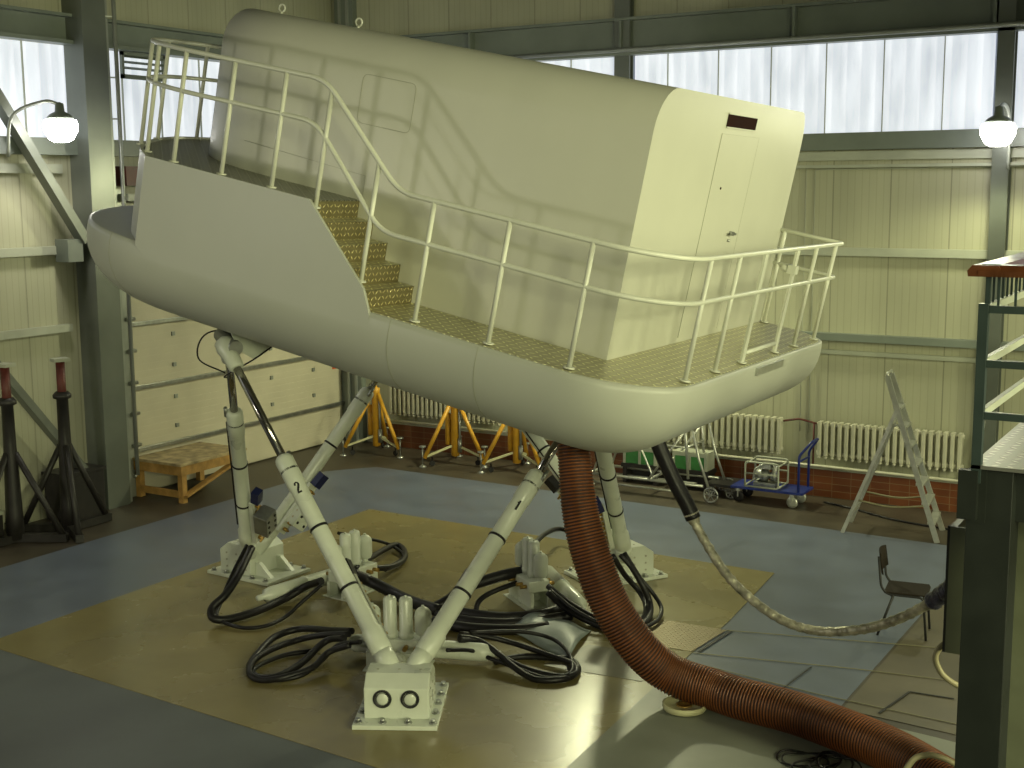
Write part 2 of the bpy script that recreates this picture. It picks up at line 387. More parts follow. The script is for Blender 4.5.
# beam under the windows, small roller pipe over them, deep girder above
trim(MB().box(-13.9, XR, YW-0.16, YW, 4.86, 5.09), M['grey'])
trim(MB().box(-13.9, XR, YW-0.20, YW, 6.30, 6.36).box(-13.9, XR, YW-0.06, YW, 6.36, 6.80).box(-13.9, XR, YW-0.20, YW, 6.80, 6.84), M['grey'])
trim(MB().box(XW, XW+0.16, YF, 17.75, 4.86, 5.08), M['grey'])
trim(MB().box(XW, XW+0.20, YF, 17.75, 6.31, 6.36).box(XW, XW+0.06, YF, 17.75, 6.36, 6.66).box(XW, XW+0.2, YF, 17.75, 6.66, 6.70), M['grey'])
trim(MB().tube([(-13.9, YW-0.25, 6.37), (XR, YW-0.25, 6.37)], 0.035), M['greylight'])
stf = MB()
for k in range(9): stf.box(-11.42+2.64*k, -11.38+2.64*k, YW-0.18, YW-0.06, 6.36, 6.80)
trim(stf, M['grey'])
trim(MB().box(-13.5, XR, YW-0.10, YW, 3.42, 3.53), M['girt'])
trim(MB().box(-13.5, XR, YW-0.14, YW, 2.24, 2.34), M['grey'])
trim(MB().box(-13.5, XR, YW-0.06, YW, 2.04, 2.10), M['girt'])
trim(MB().box(-13.5, XR, YW-0.10, YW, 4.62, 4.66).box(-13.5, XR, YW-0.06, YW, 4.72, 4.84), M['girt'])
trim(MB().box(XW, XW+0.10, YF, 12.0, 3.55, 3.66), M['girt'])
trim(MB().box(XW, XW+0.10, YF, 12.0, 2.50, 2.60), M['girt'])
trim(MB().box(XW, XW+0.08, YF, 12.0, 4.62, 4.74), M['girt'])
# brick plinth along the back wall with its ledge
struct(MB().box(-13.4, XR, YW-0.15, YW, 0, 0.40).build('baseboard_back', M['brick']))
struct(MB().box(-13.4, XR, YW-0.17, YW, 0.40, 0.43).build('trim_ledge', M['girt']))
# columns: H-sections
def column(x0, x1, y0, y1, axis, m=M['grey'], z1=ZC):
    mb = MB()
    if axis == 'x':      # flanges face +X
        mb.box(x0, x0+0.02, y0, y1, 0, z1).box(x1-0.025, x1, y0, y1, 0, z1).box(x0+0.02, x1-0.025, (y0+y1)/2-0.01, (y0+y1)/2+0.01, 0, z1)
    else:
        mb.box(x0, x1, y0, y0+0.025, 0, z1).box(x0, x1, y1-0.02, y1, 0, z1).box((x0+x1)/2-0.01, (x0+x1)/2+0.01, y0+0.025, y1-0.02, 0, z1)
    return trim(mb, m)
cm = mat('column_grey_paint', (0.14, 0.155, 0.135), 0.34, 0.3, 0.2, 1.2)
trim(MB().box(XW+0.0, -13.90, 12.20, 12.60, 0, ZC), cm)
trim(MB().box(XW+0.0, -13.97, 12.60, 12.70, 0, ZC), M['greylight'])
column(-3.43, -3.22, YW-0.20, YW, 'y', cm)
column(-8.87, -8.62, YW-0.14, YW, 'y', cm)
trim(MB().box(-14.12, -13.74, YW-0.12, YW, 0, ZC), M['grey'])
trim(MB().box(-14.02, -13.98, YW-0.16, YW-0.12, 0, ZC).box(-13.86, -13.82, YW-0.16, YW-0.12, 0, ZC), M['greylight'])
column(XW, -13.90, 2.0, 2.4, 'x', cm)
# diagonal braces on the left wall
br_ = mat('brace_grey_paint', (0.17, 0.185, 0.16), 0.4, 0.2, 0.12, 3)
trim(MB().bar((-13.98, 9.2, 8.0), (-13.98, 12.1, 3.72), 0.12, 0.16, (1, 0, 0)), br_)
trim(MB().bar((-13.98, 9.0, 4.2), (-13.98, 12.0, 0.45), 0.10, 0.14, (1, 0, 0)), br_)
trim(MB().box(-14.2, -13.95, 11.8, 12.05, 3.45, 3.75), M['grey'])

# sectional gate in the left wall -> door_1
g = thing('door_1', 'tall cream sectional lift gate with steel cross rails', 'gate', (XW, 12.85, 0)); g['kind'] = 'structure'; del g['category']
GY0, GY1 = 13.02-12.85, 17.84-12.85
zs = [0.02, 0.66, 1.57, 2.49, 3.42, 4.2]
for k in range(5):
    mb = MB().box(0.01, 0.05, GY0, GY1, zs[k]+0.005, zs[k+1]-0.005)
    nr = 9
    for j in range(1, nr):
        z = zs[k] + (zs[k+1]-zs[k])*j/nr
        mb.box(0.05, 0.054, GY0, GY1, z-0.035, z+0.02)
    p = mb.build('gate_panel', M['gate'], g)
rails = [0.66, 1.57, 2.49, 3.42]
for z in rails: MB().box(0.05, 0.11, GY0-0.03, GY1+0.05, z-0.03, z+0.03).build('cross_rail', M['steel'], g, bevel=0.006)
for z in (0.9, 1.34, 1.82, 2.28, 2.76, 3.2):
    for y in (13.87, 16.0, 17.06):
        MB().box(0.05, 0.075, y-12.85-0.03, y-12.85+0.03, z-0.03, z+0.03).build('panel_bolt', M['greylight'], g)
for z in (0.22, 0.66, 1.12, 1.57, 2.03, 2.49, 2.95, 3.42, 3.9):
    mb = MB().box(0.05, 0.1, GY0-0.08, GY0+0.04, z+0.05, z+0.12).cyl((0.12, GY0-0.1, z+0.085), (0.12, GY0+0.06, z+0.085), 0.028, 10)
    mb.build('hinge_roller', M['steel'], g)
MB().box(0.02, 0.10, GY0-0.15, GY0-0.05, 0, 4.4).build('guide_track', M['greylight'], g)
MB().box(0.05, 0.12, GY1-0.01, GY1+0.04, 0, 4.4).build('guide_track', M['grey'], g)
MB().box(0.05, 0.056, GY1-0.26, GY1-0.03, 1.28, 1.55).build('warning_sticker', M['orange'], g)
mb = MB().box(0.02, 0.30, GY0-0.1, GY1, 4.24, 4.34)
mb.build('gate_header', M['girt'], g)
MB().box(0.05, 0.28, GY0-0.1, GY1, 4.45, 4.72).build('gate_header', M['redox'], g)
MB().cyl((0.2, GY0-0.1, 4.12), (0.2, GY1, 4.12), 0.05, 12).build('spring_shaft', M['alu'], g)

# conduits
tag(MB().tube([(-13.86, 12.72, 0.4), (-13.86, 12.72, 8.3)], 0.028).bar((-13.97, 12.55, 6.7), (-13.86, 12.74, 6.7), 0.02, 0.02).bar((-13.97, 12.55, 5.9), (-13.86, 12.74, 5.9), 0.02, 0.02).bar((-13.97, 12.55, 5.35), (-13.86, 12.74, 5.35), 0.02, 0.02).build('conduit_pipe', M['greylight'], loc=(-13.86, 12.72, 0.4)), 'thin upright pipe clipped to the big column beside the gate', 'pipe')
for k, (x, z1) in enumerate(((-5.93, 4.65), (-5.80, 4.60))):
    tag(MB().tube([(x, YW-0.03, 0.9), (x, YW-0.03, z1), (XR-0.3, YW-0.03, z1+0.04)] , 0.008, 6).build('cable_conduit', M['girt'], loc=(x, YW-0.03, 0.9)), ('left' if k == 0 else 'right') + ' one of two thin wall conduits rising between the two radiators', 'conduit', 'wall conduits')
tag(MB().tube([(-13.2, YW-0.22, 0.47), (-3.0, YW-0.22, 0.45), (0.5, YW-0.22, 0.44)], 0.022).build('heating_pipe', M['radiator'], loc=(-13.2, YW-0.22, 0.47)), 'long cream heating pipe running above the tiled plinth', 'pipe')

# louvre vent in left window
v = thing('window_vent', 'grey louvred ventilation vent set in the window beside the big column', 'vent', (XW-0.02, 13.18, 6.0))
MB().box(0, 0.05, 0, 0.82, -0.06, 0.0).box(0, 0.05, 0, 0.82, 0.26, 0.31).box(0, 0.05, 0, 0.04, -0.06, 0.31).box(0, 0.05, 0.78, 0.82, -0.06, 0.31).build('frame', M['grey'], v)
for z in (0.07, 0.15, 0.23):
    MB().bar((0.03, 0.04, z+0.02), (0.03, 0.78, z+0.02), 0.05, 0.012, (0.6, 0, 0.8)).build('slat', M['grey'], v)

# ================================================================== wall lamps
def wall_lamp(spec, label):
    loc, aim, power, rad_, colr, cone, side = spec
    t = thing('wall_lamp', label, 'lamp', loc)
    MB().lathe((0,0,-0.22), (0,0,1), [(0,0.0),(0.005,0.09),(0.04,0.15),(0.14,0.205),(0.22,0.215),(0.28,0.19),(0.31,0.0)]).build('glass_dome', M['glow'], t)
    MB().lathe((0,0,0.06), (0,0,1), [(0,0.16),(0.03,0.16),(0.07,0.12),(0.10,0.06),(0.20,0.05),(0.22,0.0)]).build('housing', M['grey'], t)
    if side == 'L': p = [(0,0,0.25),(-0.12,-0.15,0.28),(-0.4,-0.4,0.10),(-0.46,-0.45,-0.4)]
    elif side == 'B': p = [(0,0,0.25),(0.02,0.2,0.30),(0.04,0.45,0.15),(0.05,0.5,-0.5)]
    else: p = [(0,0,0.25),(0.3,0,0.3),(1.0,0,0.25)]
    MB().tube(spline(p, 6), 0.022).build('bracket_arm', M['greylight'], t)
    lamp_light(t, loc, aim, power, rad_, colr, cone)
labs = ['lit lamp on a curved arm on the left wall near the big column', 'lit lamp on the right column of the back wall', 'lit lamp on the left wall nearer the photographer', 'lit lamp on the left wall, furthest behind the photographer', 'lit lamp high on the right wall opposite the cabin door', 'lit lamp on the right wall nearer the photographer', 'lit lamp on the right wall, furthest behind the photographer', 'added unseen lamp on the middle column of the back wall, behind the cabin']
for sp_, lb in zip(LAMPS, labs): wall_lamp(sp_, lb)

# ================================================================== THE SIMULATOR CAPSULE
# local frame: x forward (towards the nose), y left, z up; origin at the rear left foot of the cabin
sim = thing('flight_simulator_capsule', 'large cream simulator capsule with railed walkway and stairs, tilted nose up on six struts', 'flight simulator', (-4.711, 9.308, 3.003))
ya, pa, ra = 3.172378828853279, 0.20941773309495015, 0.01193748801019783
Rz = Matrix.Rotation(ya, 3, 'Z'); Ry = Matrix(((math.cos(pa),0,-math.sin(pa)),(0,1,0),(math.sin(pa),0,math.cos(pa)))); Rx = Matrix.Rotation(ra, 3, 'X')
RS = Rz @ Ry @ Rx
sim.rotation_mode = 'QUATERNION'; sim.rotation_quaternion = RS.to_quaternion()
def W(p): return Vector(sim.location) + RS @ Vector(p)

YL, YRt, XB, XF, NA = 0.78, -3.98, -0.78, 4.2, 1.85
def super_front(xf, a, yc, bl, n, m, x_in=0.0):
    pts = []
    for i in range(m+1):
        th = -PI/2 + PI*i/m
        c, s = math.cos(th), math.sin(th)
        pts.append((xf + a*abs(c)**(2/n), yc + bl*math.copysign(abs(s)**(2/n), s)))
    return pts
def hull_outline(inset, m=40, k=10):
    yl, yr, xb = YL-inset, YRt+inset, XB+inset
    yc, hb = (yl+yr)/2, (yl-yr)/2
    r1 = max(0.85-inset, 0.06); r2 = max(0.45-inset, 0.05)
    pts = super_front(XF, NA-inset, yc, hb, 2.6, m)          # right side -> tip -> left side
    pts += [(2.0, yl)]
    for i in range(k+1):
        a = PI/2 + PI/2*i/k; pts.append((xb+r1+math.cos(a)*r1, yl-r1+math.sin(a)*r1))
    pts += [(xb, (yl+yr)/2)]
    for i in range(k+1):
        a = PI + PI/2*i/k; pts.append((xb+r2+math.cos(a)*r2, yr+r2+math.sin(a)*r2))
    pts += [(2.0, yr)]
    return pts
prof = [(0.0, 0.035), (-0.004, 0.012), (-0.05, 0.004), (-0.12, 0.0)]
for i in range(1, 13):
    a = PI/2*i/12; prof.append((-0.12 - 0.60*math.sin(a), 0.70*(1-math.cos(a))))
mb = MB(); mb.loft([[(x, y, z) for x, y in hull_outline(ins)] for z, ins in prof])
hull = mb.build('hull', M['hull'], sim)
# hull seams
def hull_section(x):
    """profile curve of the left flank at station x"""
    return [(x, YL-ins+0.0015 if z > -0.12 else YL-ins+0.0015, z-0.0015) for z, ins in prof[1:12]]
for x in (1.60, 0.76): 
    if x <= 4.3: MB().tube(hull_section(x), 0.0022, 5).build('hull_seam', M['seam'], sim)
# nose flank seam: the same station on every level of the hull
o0 = hull_outline(0.0); ks = min(range(len(o0)), key=lambda i: abs(o0[i][0]-4.75) + (9 if o0[i][1] < 0 else 0))
MB().tube([(*hull_outline(i_-0.0015)[ks], z_) for z_, i_ in prof[1:11]], 0.0022, 5).build('hull_seam', M['seam'], sim)

# walkway deck of chequer plate (left side and rear), inside the hull edge
dk = [(x, y) for x, y in hull_outline(0.05)]
left_rear = [(2.02, YL-0.05)] + [p for p in dk if p[0] < 1.9]
poly = [(2.02, YL-0.05)] + [p for p in dk if p[0] < 1.5] + [(0.0, YRt+0.06), (0.0, -0.02), (2.02, -0.02)]
MB().prism(poly, 0.006, 'z', -0.002).build('walkway_deck', M['tread_xy'], sim)
# stairs: five risers up to the forward landing
RIS = [(1.92, 0.0, 0.152), (2.09, 0.152, 0.304), (2.26, 0.304, 0.456), (2.44, 0.456, 0.608), (2.62, 0.608, 0.76)]
for i, (x, z0, z1) in enumerate(RIS):
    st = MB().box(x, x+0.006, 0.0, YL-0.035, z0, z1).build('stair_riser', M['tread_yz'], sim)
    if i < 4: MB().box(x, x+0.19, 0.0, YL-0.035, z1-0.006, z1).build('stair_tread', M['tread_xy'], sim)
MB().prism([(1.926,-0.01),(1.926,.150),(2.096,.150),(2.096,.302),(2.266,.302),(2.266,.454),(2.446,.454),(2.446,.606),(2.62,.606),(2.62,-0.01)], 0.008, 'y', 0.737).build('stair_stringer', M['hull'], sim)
# fairing: raised flank that carries the landing, wraps round the nose
LC_ = spline([(4.50,0.72,0),(4.84,0.44,0),(5.24,0.0,0),(5.58,-0.56,0),(5.76,-1.05,0),(5.82,-1.60,0)], 6)
def landing_outline(ins):
    """curved front of the landing, right side round to the left corner"""
    left = [(p.x-ins*0.9, p.y-ins*0.6) for p in LC_]
    right = [(x, -3.2-y) for x, y in left]
    return [(4.46-ins, -3.98+ins)] + right + list(reversed(left[:-1])) + [(4.44-ins, 0.775-ins)]
def fair(ins):
    o = [(x, y, 0.78, -0.01) for x, y in landing_outline(ins)]
    yl_ = 0.78-ins
    o[-1] = (4.44-ins, yl_, 0.78, -0.03)
    return o + [(4.3, yl_, 0.78, -0.12), (3.2, yl_, 0.78, -0.12), (2.58, yl_, 0.78, -0.12), (2.36, yl_, 0.58, -0.12), (2.12, yl_, 0.365, -0.12), (1.91, yl_, 0.18, -0.12), (1.81, yl_, -0.02, -0.12)]
fo, fi = fair(0.0), fair(0.03)
mb = MB()
mb.loft([[(x, y, z0) for x, y, z1, z0 in fo], [(x, y, z1) for x, y, z1, z0 in fo]], False, False, True, False)
mb.loft([[(x, y, z0) for x, y, z1, z0 in fi], [(x, y, z1) for x, y, z1, z0 in fi]], False, False, True, False)
for a_, b_, c_, d_ in zip(fo, fo[1:], fi[1:], fi):
    mb.add([(a_[0],a_[1],a_[2]), (b_[0],b_[1],b_[2]), (c_[0],c_[1],c_[2]), (d_[0],d_[1],d_[2])], [(0,1,2,3)])
fa_ = mb.build('landing_fairing', M['hull'], sim)
e = fa_.modifiers.new('split', 'EDGE_SPLIT'); e.split_angle = math.radians(25)
lp = [(2.62, 0.70)] + [(2.62, -0.02)] + [(3.4, -0.02), (3.4, -3.9)] + landing_outline(0.04)
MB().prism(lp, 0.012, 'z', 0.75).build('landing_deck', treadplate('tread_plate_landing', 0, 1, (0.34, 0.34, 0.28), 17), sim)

# cabin shell: rounded long edges, curved front, flat rear face
YC0, YC1, HC = 0.0, -3.87, 2.21
def cabin_outline(ins, m=40):
    yc = (YC0-ins+YC1+ins*0.5)/2; hb = (YC0-YC1-ins*1.5)/2
    pts = super_front(3.60, 1.70-ins*0.35, yc, hb, 2.3, m)
    return pts + [(1.8, YC0-ins), (0.0, YC0-ins), (0.0, YC1+ins*0.5), (1.8, YC1+ins*0.5)]
cp = [(0.0, 0.0), (1.0, 0.0), (HC-0.36, 0.0)]
for i in range(1, 11):
    a = PI/2*i/10; cp.append((HC-0.36+0.36*math.sin(a), 0.36*(1-math.cos(a))))
mb = MB(); mb.loft([[(x, y, z) for x, y in cabin_outline(ins)] for z, ins in cp])
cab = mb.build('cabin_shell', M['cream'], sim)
e = cab.modifiers.new('split', 'EDGE_SPLIT'); e.split_angle = math.radians(40)
# door in the rear face, with handle; vent slot above
dr = MB().box(-0.004, 0.0, -2.50, -1.50, 0.05, 1.90).build('cabin_door', M['cream'], sim, bevel=0.002)
MB().tube([(-0.003,-1.50,0.05),(-0.003,-1.50,1.90),(-0.003,-2.50,1.90),(-0.003,-2.50,0.05)], 0.0022, 4).build('door_seam', M['seam'], dr)
MB().cyl((0,-2.26,1.0), (-0.05,-2.26,1.0), 0.02, 10).bar((-0.05,-2.30,1.0), (-0.05,-2.18,1.0), 0.02, 0.02).cyl((0,-2.24,0.93), (-0.03,-2.24,0.93), 0.012, 8).build('door_handle', M['steel'], dr)
MB().cyl((0,-1.75,1.42), (-0.01,-1.75,1.42), 0.012, 8).build('keyhole', M['dark'], dr)
MB().box(-0.008, 0.02, -2.33, -1.56, 1.965, 2.075).build('vent_slot', M['dark'], sim)
MB().bar((-0.012,-2.34,2.08), (-0.012,-1.55,2.08), 0.012, 0.012).bar((-0.012,-2.34,1.96), (-0.012,-1.55,1.96), 0.012, 0.012).build('vent_frame', M['cream'], sim)
# side access panel (fine seam) and foot strip
hp = fillet([(2.5,0.002,1.42),(2.22,0.002,1.42),(2.22,0.002,1.84),(2.78,0.002,1.84),(2.78,0.002,1.42),(2.5,0.002,1.42)], 0.06)
MB().tube(hp, 0.002, 4).build('access_panel', M['seam'], sim)
MB().tube([(4.0,0.002,1.03),(2.6,0.002,0.98),(2.6,0.002,0.77)], 0.0016, 4).build('panel_seam', M['seam'], sim)
# lifting eyes on the roof
for x, y in ((4.18, -0.50), (3.28, -0.50)):
    c = Vector((x, y, HC+0.05))
    MB().tube([c + Vector((0.035*math.cos(a), 0, 0.035*math.sin(a))) for a in [2*PI*i/12 for i in range(13)]], 0.009, 6).cyl((x,y,HC-0.02),(x,y,HC+0.02),0.012,8).build('lifting_eye', M['rail'], sim)

# guard rail ------------------------------------------------------
rr = 0.0215
YP, XP, YQ = 0.65, -0.67, -3.85
yc_l, al, bl_l, xr_ = -1.6, 1.76, 2.27, 4.0
def land_rail(z, ins=0.0):
    out = []
    for i in range(25):
        th = PI/2 - PI*0.80*i/24
        out.append((xr_ + (al-ins)*math.cos(th), yc_l + (bl_l-ins)*math.sin(th), z))
    return out
def rail_path(z_low, z_hi, x_hi, x_lo):
    corner = []
    for i in range(9):
        a = PI/2 + PI/2*i/8; corner.append((XP+0.62+math.cos(a)*0.62, YP-0.62+math.sin(a)*0.62, z_low))
    p = list(reversed(land_rail(z_hi))) + fillet([(3.6,YP,z_hi),(x_hi,YP,z_hi),(x_lo,YP,z_low),(1.0,YP,z_low)], 0.16)
    return p, corner
top, corner = rail_path(1.0, 1.755, 2.68, 1.80)
tp = top + corner + fillet([(XP,-0.5,1.0),(XP,YQ,1.0),(0.0,YQ,1.0)], 0.07)
MB().tube(tp, rr, 10).build('top_rail', M['rail'], sim)
top, corner = rail_path(0.65, 1.40, 2.72, 1.92)
tp = top + corner + fillet([(XP,-0.5,0.65),(XP,YQ,0.65),(0.0,YQ,0.65)], 0.07)
MB().tube(tp, rr*0.95, 10).build('mid_rail', M['rail'], sim)
def post(x, y, z0, z1, flat=False):
    mb = MB()
    if flat: mb.bar((x, y, z0), (x, y, z1), 0.022, 0.075, (0, 1, 0))
    else: mb.tube([(x, y, z0), (x, y, z1)], rr*0.95, 10)
    p = mb.build('rail_post', M['rail'], sim)
    MB().cyl((x, y, z0), (x, y, z0+0.012), 0.045, 12).build('post_foot', M['rail'], p)
for x in (1.45, 0.745, 0.015): post(x, YP, 0.01, 1.0)
for y in (-0.05, -0.72, -2.92, -3.60): post(XP, y, 0.01, 1.0)
for y in (-1.39, -2.31): post(XP, y, 0.01, 1.02, True)
post(-0.05, YQ, 0.01, 1.0)
post(2.03, YP, 0.20, 1.20); post(2.60, YP, 0.70, 1.67)
for x in (3.09, 3.655): post(x, YP, 0.77, 1.755)
for th in (83, 66, 50, 29, 8, -14, -36, -52):
    t = math.radians(th); post(xr_+al*math.cos(t), yc_l+bl_l*math.sin(t), 0.77, 1.755)
# gate bar and latch at the rear entry
MB().tube([(XP, -1.42, 0.10), (XP, -2.28, 0.10)], 0.02, 8).build('gate_bar', M['rail'], sim)
MB().lathe((XP+0.05, -2.31, 0.80), (1,0,0), [(0,0.0),(0.01,0.032),(0.03,0.036),(0.06,0.025),(0.07,0.0)]).box(XP-0.03, XP+0.05, -2.36, -2.27, 0.76, 0.84).build('gate_latch', M['rail'], sim)
MB().box(XB-0.02, XB+0.05, -2.25, -1.50, -0.09, -0.02).build('entry_step', M['alu'], sim)
# upper joint brackets under the hull
JA, JB, JC = Vector((3.9,-0.03,-0.88)), Vector((3.85,-3.63,-0.88)), Vector((0.85,-1.77,-0.88))
for J in (JA, JB, JC):
    c = Vector((2.85, -1.8, -0.88)); d = (c-J); d.z = 0; d.normalize(); s = Vector((-d.y, d.x, 0))
    mb = MB()
    for sg in (-1, 1):
        # tapered cheek plate
        o = s*0.17*sg; pts = [J+d*p_+Vector((0,0,z_)) for p_, z_ in ((0.06,-0.04),(0.20,-0.11),(0.46,0.07),(0.52,0.28),(-0.10,0.28),(-0.03,0.10))]
        mb.loft([[p+o-s*0.02 for p in pts], [p+o+s*0.02 for p in pts]], smooth=False)
    mb.bar(J+d*0.20+Vector((0,0,-0.06)), J+d*0.44+Vector((0,0,0.10)), 0.34, 0.04)
    br = mb.build('joint_bracket', M['white'], sim)
    MB().cyl(J-s*0.24, J+s*0.24, 0.07, 16).build('joint_pin', M['steel'], br)
    MB().tube(spline([J+d*0.3+s*0.2+Vector((0,0,0.1)), J-d*0.12+s*0.28, J-d*0.22+s*0.15+Vector((0,0,-0.22)), J+d*0.02+s*0.02+Vector((0,0,-0.32))], 8), 0.008, 6).build('cable_loop', M['black'], br)
    MB().tube(spline([J+d*0.45-s*0.2+Vector((0,0,0.1)), J+d*0.2-s*0.26+Vector((0,0,-0.08)), J-d*0.05-s*0.2+Vector((0,0,-0.28)), J+d*0.05+Vector((0,0,-0.36))], 8), 0.008, 6).build('cable_loop', M['black'], br)

# ================================================================== LEGS
B = {'1A': (-6.36,8.55,.32), '1C': (-6.2,8.62,.32), '2A': (-9.92,10.68,.32), '2B': (-9.95,10.86,.32), '3B': (-6.33,12.80,.32), '3C': (-6.18,12.68,.32)}
T = {'1A': (3.86,0.07,-.88), '2A': (4.0,-.12,-.88), '2B': (3.91,-3.45,-.88), '3B': (3.79,-3.78,-.88), '1C': (0.88,-1.68,-.88), '3C': (.83,-1.86,-.88)}
LAB = {'1A': 'white hydraulic strut numbered 2, rising left from the nearest floor foot', '1C': 'white hydraulic strut numbered 1, rising right from the nearest floor foot',
       '2A': 'steep white strut from the left floor foot to the nose', '2B': 'long white strut leaning right from the left floor foot, crossing behind strut 2',
       '3B': 'white strut leaning left from the far right floor foot', '3C': 'upright white strut from the far right floor foot, behind the orange hose'}
ctr = Vector((-7.56, 10.79, 0))
def arc_digit(n):
    return {'2': [(-0.5,0.55),(-0.35,0.9),(0.0,1.0),(0.38,0.85),(0.45,0.5),(0.2,0.1),(-0.25,-0.45),(-0.5,-0.95),(0.5,-0.95)],
            '1': [(-0.35,0.45),(0.05,1.0),(0.05,-1.0)]}[n]
for k in B:
    b0 = Vector(B[k]); t0 = W(T[k]); d = (t0-b0); Ln = d.length; d.normalize()
    s, u, _ = frame_from(d)
    a = thing('hydraulic_strut', LAB[k], 'strut', b0)
    O = Vector((0,0,0)); LC = 2.05
    MB().lathe(d*0.18, d, [(0,0.085),(0.02,0.094),(0.22,0.094),(0.24,0.079),(LC-0.34,0.079),(LC-0.33,0.087),(LC-0.05,0.087),(LC-0.02,0.078),(LC,0.06)], 22).build('cylinder', M['white'], a)
    MB().cyl(d*(LC+0.13), d*(Ln-0.12), 0.040, 18).build('piston_rod', M['chrome'], a)
    MB().cyl(d*(LC+0.1)+s*0.085, d*(LC+0.22)+s*0.085, 0.02, 8).build('rod_bracket', M['steel'], a)
    # lower and upper forks
    MB().lathe(O, d, [(-0.07,0.05),(-0.03,0.085),(0.10,0.09),(0.19,0.09)], 18).build('lower_joint', M['white'], a)
    MB().lathe(d*(Ln-0.30), d, [(0,0.055),(0.02,0.075),(0.16,0.08),(0.24,0.10),(0.32,0.09),(0.36,0.04)], 18).build('upper_joint', M['white'], a)
    for f in (0.32, 0.62, 0.92):
        q = d*(0.18+LC*f)
        MB().lathe(q-d*0.012, d, [(0,0.081),(0.002,0.087),(0.022,0.087),(0.024,0.081)], 22).build('pipe_clamp', M['black'], a)
    side = s if k in ('2A', '3C', '1A') else -s
    MB().tube([d*0.5+side*0.090, d*(0.18+LC*0.92)+side*0.090], 0.008, 6).build('sensor_line', M['black'], a)
    # valve block on the inner flank
    inn = Vector((ctr.x-b0.x, ctr.y-b0.y, 0)); inn = (inn - d*inn.dot(d)).normalized(); tan = d.cross(inn).normalized()
    vb = MB()
    p0, p1 = d*0.30+inn*0.13, d*0.95+inn*0.13
    vb.bar(p0, p1, 0.12, 0.05, inn)
    v_ = vb.build('valve_block', M['white'] if k != '1A' else M['alu'], a)
    ft = MB()
    for j in range(7):
        q = d*(0.36+0.085*j)+inn*0.155
        ft.cyl(q, q+inn*0.05, 0.022, 8).cyl(q+inn*0.05+tan*0.03, q+inn*0.05-tan*0.05, 0.014, 6)
    ft.build('brass_fittings', M['brass'], v_)
    MB().bar(d*0.95+inn*0.17, d*1.12+inn*0.19, 0.10, 0.09, inn).build('servo_valve', M['blueplug'] if k in ('1C','2A','2B','3C') else M['black'], v_)
    if k in ('2A', '2B'):
        mbx = MB(); cc = (d*0.58+inn*0.20 if k == '2B' else d*0.75+inn*0.30) + (tan*0.05 if k == '2B' else -tan*0.05)
        mbx.bar(cc-d*0.14, cc+d*0.14, 0.2, 0.17, inn); mb2 = mbx.build('manifold_block', M['white'] if k == '2B' else M['steel'], a, bevel=0.008)
        hb = MB()
        for i_ in (-0.08, 0.0, 0.08):
            for j_ in (-0.06, 0.06):
                q = cc+d*i_+tan*j_; hb.cyl(q+inn*0.06, q+inn*0.092, 0.017, 8); hb.cyl(q-inn*0.06, q-inn*0.092, 0.017, 8)
        hb.build('port_plug', M['black'], mb2)
    if k in ('1A', '1C'):
        num = '2' if k == '1A' else '1'
        view = (Vector((0,0,4.4)) - (b0+d*2.0)).normalized(); nrm = (view - d*view.dot(d)).normalized(); rt = d.cross(nrm).normalized()
        if rt.x < 0: rt = -rt
        base = d*(1.86 if k == '1A' else 1.80); R_ = 0.082
        pts = []
        for (px_, py_) in arc_digit(num):
            ang = px_*0.034/R_; pts.append(base + (nrm*math.cos(ang)+rt*math.sin(ang))*R_ + d*py_*0.05)
        MB().tube(pts, 0.010, 6).build('strut_number', M['ink'], a)

